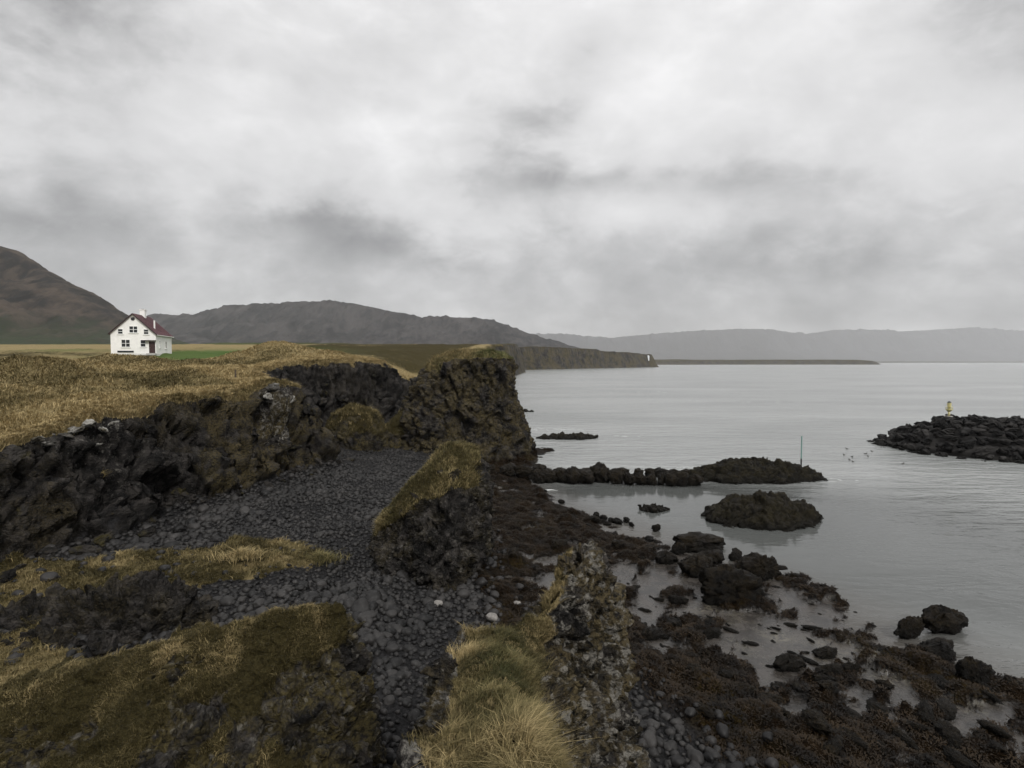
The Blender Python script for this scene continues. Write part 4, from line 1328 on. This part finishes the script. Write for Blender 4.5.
pts = [(-w2, 0, -1.2), (w2, 0, -1.2), (w2, 0, HE), (0, 0, HR_), (-w2, 0, HE), (-w2, HL, -1.2), (w2, HL, -1.2), (w2, HL, HE), (0, HL, HR_), (-w2, HL, HE)]
MB().poly(pts, [(0, 1, 2, 3, 4), (5, 9, 8, 7, 6), (1, 6, 7, 2), (0, 4, 9, 5), (2, 7, 8, 3), (3, 8, 9, 4), (0, 5, 6, 1)]).build('wall', M_white, house)
MB().box((0, HL / 2, 0.0), (HW + .08, HL + .08, 0.5)).build('plinth', simple_mat('plinth_grey', (.62, .61, .58), .8, .2), house)
ov, th = 0.28, 0.16
k = (HR_ - HE) / w2
rb = MB()
for s in (-1, 1):
    e = (w2 + ov)
    ze = HE - ov * k
    a_, b_ = (0, HR_ + .02), (s * e, ze + .02)
    q = [(a_[0], -ov, a_[1]), (b_[0], -ov, b_[1]), (b_[0], HL + ov, b_[1]), (a_[0], HL + ov, a_[1])]
    q2 = [(x, y, z + th) for x, y, z in q]
    rb.poly(q + q2, [(0, 3, 2, 1), (4, 5, 6, 7), (0, 1, 5, 4), (1, 2, 6, 5), (2, 3, 7, 6)])
roof = rb.build('roof', M_roof, house)
sb = MB()
for yy in np.arange(0.0, HL, 0.45):
    for s in (1,):
        sb.bar((0.05, yy, HR_ + .2), (w2 + ov, yy, HE - ov * k + .2), 0.03, 6)
sb.build('roof_seams', M_roof, roof)
vb = MB()
for s in (-1, 1):
    e = w2 + ov
    for y_ in (-ov - .02,):
        vb.poly([(0, y_, HR_ - .06), (s * e, y_, HE - ov * k - .06), (s * e, y_, HE - ov * k + .2), (0, y_, HR_ + .2), (0, y_ - .05, HR_ - .06), (s * e, y_ - .05, HE - ov * k - .06), (s * e, y_ - .05, HE - ov * k + .2), (0, y_ - .05, HR_ + .2)],
                [(0, 1, 2, 3), (7, 6, 5, 4), (0, 4, 5, 1), (3, 2, 6, 7), (1, 5, 6, 2), (0, 3, 7, 4)])
vb.build('bargeboard', M_trim, house)
ch = MB().box((0.15, 4.6, HR_ + 0.35), (0.85, 0.85, 1.9), bev=.03).box((0.15, 4.6, HR_ + 1.25), (1.0, 1.0, .14)).build('chimney', M_white, roof)
MB().box((0.15, 4.6, HR_ + 1.36), (.36, .36, .12)).build('chimney_pot', M_trim, ch)
MB().bar((2.65, 2.6, HE + .6), (2.65, 2.6, HE + 2.7), 0.14).build('vent_pipe', M_white, roof)
gut = MB().bar((w2 + ov + .05, -ov, HE - ov * k + .02), (w2 + ov + .05, HL + ov, HE - ov * k + .02), .06).build('gutter', M_white, roof)


def window(cx, cz, w, h, face='front', nx=2, nz=1, y=None):
    fr = MB()
    g = MB()
    t = 0.09
    def bx(mb, u, v, su, sv, d, depth):
        if face == 'front': mb.box((u, -d, v), (su, depth, sv))
        else: mb.box((w2 + d, u, v), (depth, su, sv))
    bx(fr, cx, cz + h / 2 + t / 2, w + 2 * t, t, .035, .09); bx(fr, cx, cz - h / 2 - t / 2, w + 2 * t, t, .035, .09)
    bx(fr, cx - w / 2 - t / 2, cz, t, h, .035, .09); bx(fr, cx + w / 2 + t / 2, cz, t, h, .035, .09)
    for i in range(1, nx): bx(fr, cx - w / 2 + w * i / nx, cz, .09, h, .03, .06)
    for i in range(1, nz): bx(fr, cx, cz - h / 2 + h * i / nz, w, .07, .032, .06)
    bx(g, cx, cz, w, h, .006, .02)
    f_ = fr.build('window', M_frame, house)
    g.build('pane', M_glass, f_)
    s_ = MB()
    bx(s_, cx, cz - h / 2 - t - .03, w + .35, .06, .06, .16)
    s_.build('sill', M_frame, f_)


window(0.05, 4.75, 1.25, 1.15, nx=2, nz=2)
window(-2.05, 4.35, 0.72, 0.85, nx=1, nz=2)
window(2.1, 4.35, 0.72, 0.85, nx=1, nz=2)
window(-1.25, 2.15, 1.3, 1.3, nx=2, nz=2)
window(1.55, 2.15, 0.75, 1.2, nx=1, nz=2)
window(1.9, 2.05, 0.45, 1.25, face='side', nx=1, nz=2)
window(5.4, 2.05, 0.75, 1.35, face='side', nx=1, nz=2)
at_ = MB()
at_.lathe([(0.33, 0), (0.33, .05)], n=24)
bmesh.ops.transform(at_.bm, matrix=Matrix.Translation((0, -.02, 6.75)) @ Matrix.Rotation(R(90), 4, 'X'), verts=at_.bm.verts)
atf = at_.build('window', M_trim, house)
pn = MB(); pn.lathe([(0.24, 0), (0.24, .02)], n=24)
bmesh.ops.transform(pn.bm, matrix=Matrix.Translation((0, -.075, 6.75)) @ Matrix.Rotation(R(90), 4, 'X'), verts=pn.bm.verts)
pn.build('pane', M_glass, atf)
door = MB().box((3.0, -.03, 1.45), (1.0, .06, 2.2), bev=.01).build('door', M_door, house)
MB().box((2.65, -.09, 1.4), (.06, .06, .14)).build('handle', M_metal, door)
MB().box((2.55, -.35, 2.72), (2.3, .7, .10)).build('porch_roof', M_trim, house)
MB().box((3.0, -.5, 0.12), (1.4, 1.0, .35)).build('doorstep', simple_mat('step_concrete', (.4, .39, .37), .85, .2), house)
MB().box((-1.3, -.06, 0.62), (2.6, .12, .3)).build('cellar_window', M_glass, house)

# ------------------------------------------------------------------ beacon on the breakwater
M_beacon = simple_mat('beacon_yellow', (0.52, 0.47, 0.22), 0.5, 0.4, 0.06)
M_beaconw = simple_mat('beacon_white', (0.75, 0.74, 0.66), 0.45, 0.4, 0.05)
bp = at(947, 416, 4.6)
bp[:2] = (62.6, 74.8)
bz0 = 4.0
beacon = empty('beacon', (62.3, 73.9, bz0))
tag(beacon, 'small slim yellow light beacon on the breakwater head', 'beacon')
MB().lathe([(.55, -.5), (.55, .25), (.5, .3)], n=20).build('base', simple_mat('beacon_concrete', (.25, .24, .22), .85, .2), beacon, smooth=False)
MB().lathe([(.13, .3), (.12, .95)], n=14).build('post', M_beacon, beacon, smooth=True)
MB().lathe([(.14, .9), (.40, 1.2), (.40, 1.28)], n=18).build('gallery', M_beacon, beacon)
rl = MB()
for k in range(10):
    a = 2 * math.pi * k / 10
    rl.bar((.39 * math.cos(a), .39 * math.sin(a), 1.28), (.39 * math.cos(a), .39 * math.sin(a), 1.62), .018, 6)
rl.lathe([(.40, 1.60), (.40, 1.64)], n=18).build('railing', M_beacon, beacon)
MB().lathe([(.2, 1.28), (.2, 1.75)], n=16).build('drum', M_beacon, beacon, smooth=False)
MB().lathe([(.24, 1.75), (.25, 2.15), (.2, 2.2)], n=16).build('lantern', M_beacon, beacon)
MB().lathe([(.26, 2.2), (.15, 2.36), (.04, 2.45)], n=16).build('cap', simple_mat('beacon_cap', (.03, .035, .03), .5, .4), beacon)

# marker pole on the skerry
M_pole_u = simple_mat('pole_teal', (0.16, 0.28, 0.25), 0.5, 0.3, 0.15)
M_pole_l = simple_mat('pole_black', (0.02, 0.02, 0.02), 0.5, 0.3, 0.15)
pp = at(801, 470, 0.75)
pole = empty('marker_pole', (pp[0], pp[1], 0.35))
tag(pole, 'thin teal marker pole with dark foot standing on the long skerry', 'pole')
MB().bar((0, 0, -.3), (0, 0, 1.6), .07, 10).build('pole_foot', M_pole_l, pole)
MB().bar((0, 0, 1.6), (0, 0, 3.95), .06, 10).build('pole_shaft', M_pole_u, pole)

# posts on the cliff top
M_wood = simple_mat('grey_timber', (0.07, 0.055, 0.04), 0.85, 0.2, 0.3, 4)
for px_, py_, hh, lab, z_ in ((235.5, 379, .85, 'short weathered post at the cliff edge above the white lichen rock', None), (16.5, 350, 1.5, 'dark lone post on the pasture at the left border', None)):
    # walk out along the line of sight to the turf
    best = None
    for dpt in np.linspace(30, 120, 400):
        x_ = (px_ - 512) / F * dpt
        z_ = 12 - (py_ - 362) / F * dpt
        zt = terrain(np.array([x_]), np.array([dpt]))[0][0]
        if zt >= z_:
            best = (x_, dpt, zt); break
    if best is None: best = (x_, 60, zt)
    po = MB().box((0, 0, hh / 2 - .15), (.13, .13, hh + .3), rz=.3, bev=.015).build('fence_post', M_wood, None, best)
    tag(po, lab, 'post')

# waterfall on the far headland
M_fall = simple_mat('falling_water', (0.7, 0.72, 0.73), 0.5, 0.3, 0.1)
wfx, wfy = 318.0, 1222.0
wv = []
nz_, nx_ = 24, 6
for i in range(nz_):
    zt = 27 - 26.5 * i / (nz_ - 1)
    for j in range(nx_):
        wv.append((wfx + (j / (nx_ - 1) - .5) * (3.0 + 2.2 * i / nz_) + math.sin(i * .7) * .4, wfy - 6 - 4.0 * (i / nz_) ** .6 - 1.2 * math.sin(math.pi * j / (nx_ - 1)), zt))
wf = link('waterfall', mesh_arrays('waterfall', np.array(wv), grid_faces(nz_, nx_), M_fall))
sm = wf.modifiers.new('thickness', 'SOLIDIFY'); sm.thickness = 0.8
tag(wf, 'thin white waterfall dropping off the far headland into the sea', 'waterfall')


# ------------------------------------------------------------------ sea birds
def bird_mesh():
    """one continuous body: tail, breast, neck, head and bill along a bent spine"""
    spine = np.array([(-.30, 0, .13), (-.24, 0, .11), (-.12, 0, .08), (.02, 0, .07), (.13, 0, .10), (.18, 0, .17), (.20, 0, .24), (.235, 0, .285), (.275, 0, .285), (.33, 0, .272)])
    rad = np.array([(.012, .02), (.06, .03), (.115, .085), (.13, .10), (.10, .085), (.05, .05), (.04, .042), (.05, .05), (.036, .036), (.006, .006)])
    S, Rr = catmull(spine, 40, False), catmull(np.c_[rad, rad[:, :1]], 40, False)
    T = np.gradient(S, axis=0); T /= np.linalg.norm(T, axis=1, keepdims=True)
    sd = np.tile([0, 1.0, 0], (40, 1)); up = np.cross(T, sd) * -1
    a = np.linspace(0, 2 * math.pi, 16, endpoint=False)
    P = S[:, None] + sd[:, None] * (np.cos(a)[None, :, None] * Rr[:, 0][:, None, None]) + up[:, None] * (np.sin(a)[None, :, None] * Rr[:, 1][:, None, None])
    return mesh_arrays('sea_bird', P.reshape(-1, 3), grid_faces(40, 16, True), simple_mat('dark_plumage', (0.05, 0.045, 0.04), 0.7, 0.2, 0.4, 8))


bmesh_bird = bird_mesh()
for px_, py_ in ((847, 449), (844, 455), (852, 457), (849.5, 460), (853, 462), (872, 451.5), (865.5, 454), (868, 456.5), (903, 464)):
    p = at(px_, py_)
    o = link('sea_bird', bmesh_bird)
    o.location = (p[0], p[1], -0.02)
    o.rotation_euler = (0, 0, random.uniform(0, 6.28))
    o.scale = (.72, .72, .72)
    tag(o, 'dark sea bird swimming off the breakwater tip' if px_ < 890 else 'dark sea bird swimming alone close under the breakwater stones', 'bird', 'sea birds off the breakwater' if px_ < 890 else None)

# ------------------------------------------------------------------ foam
fv, ff = [], []
for px_, py_, wx_, n_ in ((556, 429, 3.2, 26), (600, 436, 2.5, 10), (676, 471, 2.6, 20), (690, 468, 1.6, 12), (536, 470, 2.0, 10), (545, 490, .8, 6), (830, 480, 2.0, 8), (905, 436, 1.5, 6), (720, 378, 14, 8), (780, 402, 12, 8), (640, 392, 9, 5)):
    c_ = at(px_, py_)
    for _ in range(n_):
        x_, y_ = c_[0] + random.gauss(0, wx_), c_[1] + random.gauss(0, wx_ * .22)
        a_, b_ = random.uniform(.10, .42) * (1 + c_[1] / 90), random.uniform(.03, .09) * (1 + c_[1] / 90)
        k0 = len(fv)
        fv.append((x_, y_, .03))
        for q in range(10):
            th_ = 2 * math.pi * q / 10
            rr_ = random.uniform(.55, 1.1)
            fv.append((x_ + a_ * rr_ * math.cos(th_), y_ + b_ * rr_ * math.sin(th_), .008))
        ff += [(k0, k0 + 1 + q, k0 + 1 + (q + 1) % 10) for q in range(10)]
tag(link('foam', mesh_arrays('foam', np.array(fv), np.array(ff), simple_mat('sea_foam', (0.42, 0.43, 0.42), 0.8, 0.2, 0.1))), 'white flecks of foam along the reefs and the waterline', None, None, 'stuff')

# ------------------------------------------------------------------ haze
hm = bpy.data.materials.new('sea_haze')
hm.use_nodes = True
ht = hm.node_tree
ht.nodes.remove(ht.nodes['Principled BSDF'])
pv = ht.nodes.new('ShaderNodeVolumePrincipled')
pv.inputs['Color'].default_value = (0.94, 0.95, 0.97, 1)
pv.inputs['Density'].default_value = 4.8e-5
ht.links.new(pv.outputs[0], ht.nodes['Material Output'].inputs['Volume'])
hb = MB().box((0, 6000, 420), (34000, 21000, 0.1 + 860)).build('haze', hm)
hb.location = (0, 0, 0)
tag(hb, 'thin grey sea haze over the bay', None, None, 'stuff')

# ------------------------------------------------------------------ sky and light
SUN_EL, SUN_AZ = R(42), R(150)        # azimuth clockwise from the view direction: behind, to the right
wd = bpy.data.worlds.new('World')
SC.world = wd
wd.use_nodes = True
t = NT(wd.node_tree)
bg = wd.node_tree.nodes['Background']
sky = t.n('ShaderNodeTexSky', sky_type='NISHITA')
sky.sun_disc = False
sky.sun_elevation = SUN_EL
sky.sun_rotation = SUN_AZ
gen = t.n('ShaderNodeTexCoord').outputs['Generated']
sp_ = t.n('ShaderNodeSeparateXYZ'); t.put(sp_.inputs[0], gen)
x, y, z = sp_.outputs
zp = t.m('MAXIMUM', z, 0.0)
den = t.add(zp, 0.32)
cb = t.n('ShaderNodeCombineXYZ')
t.put(cb.inputs[0], t.m('DIVIDE', x, den)); t.put(cb.inputs[1], t.m('DIVIDE', y, den)); cb.inputs[2].default_value = 0.37
den2 = t.add(zp, 1.15)
cb2 = t.n('ShaderNodeCombineXYZ')
t.put(cb2.inputs[0], t.m('DIVIDE', x, den2)); t.put(cb2.inputs[1], t.m('DIVIDE', y, den2)); t.put(cb2.inputs[2], t.mul(zp, 0.55))
cv, cw = cb.outputs[0], cb2.outputs[0]
nA = t.noise(t.mapped(cw, (0.9, 1, 1.0), (0.4, 0, 0)), 4.2, 8, 0.56, 0.2)                                   # billows
nB = t.noise(t.mapped(cw, (0.9, 1.0, 1.2), (3, 1, 2)), 9.5, 8, 0.56, 0.2)     # ragged tufts
nC = t.noise(t.mapped(cv, (0.8, 1.0, 1), (5, 2, 0)), 1.35, 6, 0.54, 0.2)     # layered decks towards the horizon
nD = t.noise(t.mapped(cw, (0.8, 1.0, 1.7), (7, 3, 1)), 21.0, 7, 0.6, 0.35)                 # frayed edges
v = t.add(t.mul(t.mul(t.sub(nD, 0.5), t.ramp(nB, 0.35, 0.65, 0.25, 1.0)), 0.42), t.add(t.mul(t.sub(nA, 0.5), 0.60), t.add(t.mul(t.sub(nB, 0.5), 0.52), t.mul(t.sub(nC, 0.5), 0.42))))
# big slow masses of cloud: (bearing, height) as tangents of the view, size, strength
yp = t.m('MAXIMUM', y, 0.08)
tx = t.m('DIVIDE', x, yp)
tz = t.m('DIVIDE', z, yp)
tx_ = t.add(tx, t.add(t.mul(t.sub(nA, 0.5), 0.30), t.mul(t.sub(nB, 0.5), 0.14)))
tz_ = t.add(tz, t.add(t.mul(t.sub(nC, 0.5), 0.10), t.mul(t.sub(nB, 0.5), 0.10)))
front = t.ramp(y, 0.0, 0.3)
tot = None
for a, b, sa, sb, amp in ((-0.46, 0.275, 0.13, 0.028, -0.14), (-0.32, 0.245, 0.17, 0.040, -0.11), (-0.20, 0.205, 0.15, 0.035, -0.15), (-0.08, 0.175, 0.10, 0.028, -0.12), (0.10, 0.235, 0.06, 0.02, -0.07), (0.27, 0.50, 0.18, 0.10, 0.13), (-0.20, 0.48, 0.10, 0.10, 0.14),
                          (0.02, 0.42, 0.09, 0.10, -0.11), (-0.95, 0.65, 0.35, 0.18, -0.22), (-0.45, 0.62, 0.30, 0.10, -0.03), (0.55, 0.60, 0.15, 0.15, 0.10), (0.36, 0.275, 0.22, 0.035, 0.10), (0.70, 0.18, 0.40, 0.030, -0.06),
                          (-0.85, 0.26, 0.2, 0.05, -0.12), (-0.62, 0.27, 0.09, 0.04, 0.08), (0.1, 0.10, 0.6, 0.035, 0.03), (0.95, 0.66, 0.25, 0.14, -0.20), (0.1, 0.335, 0.3, 0.035, -0.10), (0.80, 0.42, 0.16, 0.07, 0.06), (-0.6, 0.42, 0.2, 0.06, 0.05)):
    e = t.add(t.m('POWER', t.m('DIVIDE', t.sub(tx_, a), sa), 2.0), t.m('POWER', t.m('DIVIDE', t.sub(tz_, b), sb), 2.0))
    gq = t.mul(t.m('POWER', 2.718, t.mul(e, -1.0)), amp)
    tot = gq if tot is None else t.add(tot, gq)
v = t.add(v, t.mul(tot, front))
# an overcast sky is brightest overhead
lum = t.m('MULTIPLY_ADD', t.ramp(z, 0.02, 1.0), 0.66, 0.338)
lum = t.m('MULTIPLY', lum, t.m('MAXIMUM', t.add(1.0, t.mul(v, 1.95)), 0.25))
lum = t.mul(lum, t.ramp(z, 0.08, 0.36, 0.91, 1.0))
# thick cloud never gets much brighter than its lit edges
lum = t.m('SUBTRACT', lum, t.mul(t.m('MAXIMUM', t.sub(lum, 0.46), 0.0), t.ramp(z, 0.55, 0.85, 0.55, 0.0)))
lum = t.fmix(t.ramp(z, -0.02, 0.0), 0.30, lum)
cc = t.n('ShaderNodeCombineColor')
t.put(cc.inputs[0], t.mul(lum, 10.0)); t.put(cc.inputs[1], t.mul(lum, 9.93)); t.put(cc.inputs[2], t.mul(lum, 9.95))
t.put(bg.inputs['Color'], t.mix(0.97, sky.outputs[0], cc.outputs[0]))
bg.inputs['Strength'].default_value = 0.1
try:
    wd.cycles.sampling_method = 'MANUAL'; wd.cycles.sample_map_resolution = 512
except Exception: pass

sl = bpy.data.lights.new('sun', 'SUN')
sl.energy = 1.5
sl.angle = R(14)
sl.color = (1, 0.97, 0.93)
so = bpy.data.objects.new('sun', sl)
COL.objects.link(so)
dirv = Vector((math.sin(SUN_AZ) * math.cos(SUN_EL), math.cos(SUN_AZ) * math.cos(SUN_EL), math.sin(SUN_EL)))
so.rotation_euler = dirv.to_track_quat('Z', 'Y').to_euler()
so.location = (40, -60, 80)

SC.view_settings.view_transform = 'Standard'
SC.view_settings.look = 'None'
SC.view_settings.exposure = 0.62
SC.view_settings.gamma = 1
SC.view_settings.use_curve_mapping = False
SC.render.engine = 'CYCLES'
SC.cycles.use_denoising = True
SC.cycles.max_bounces = 5
SC.cycles.volume_bounces = 1
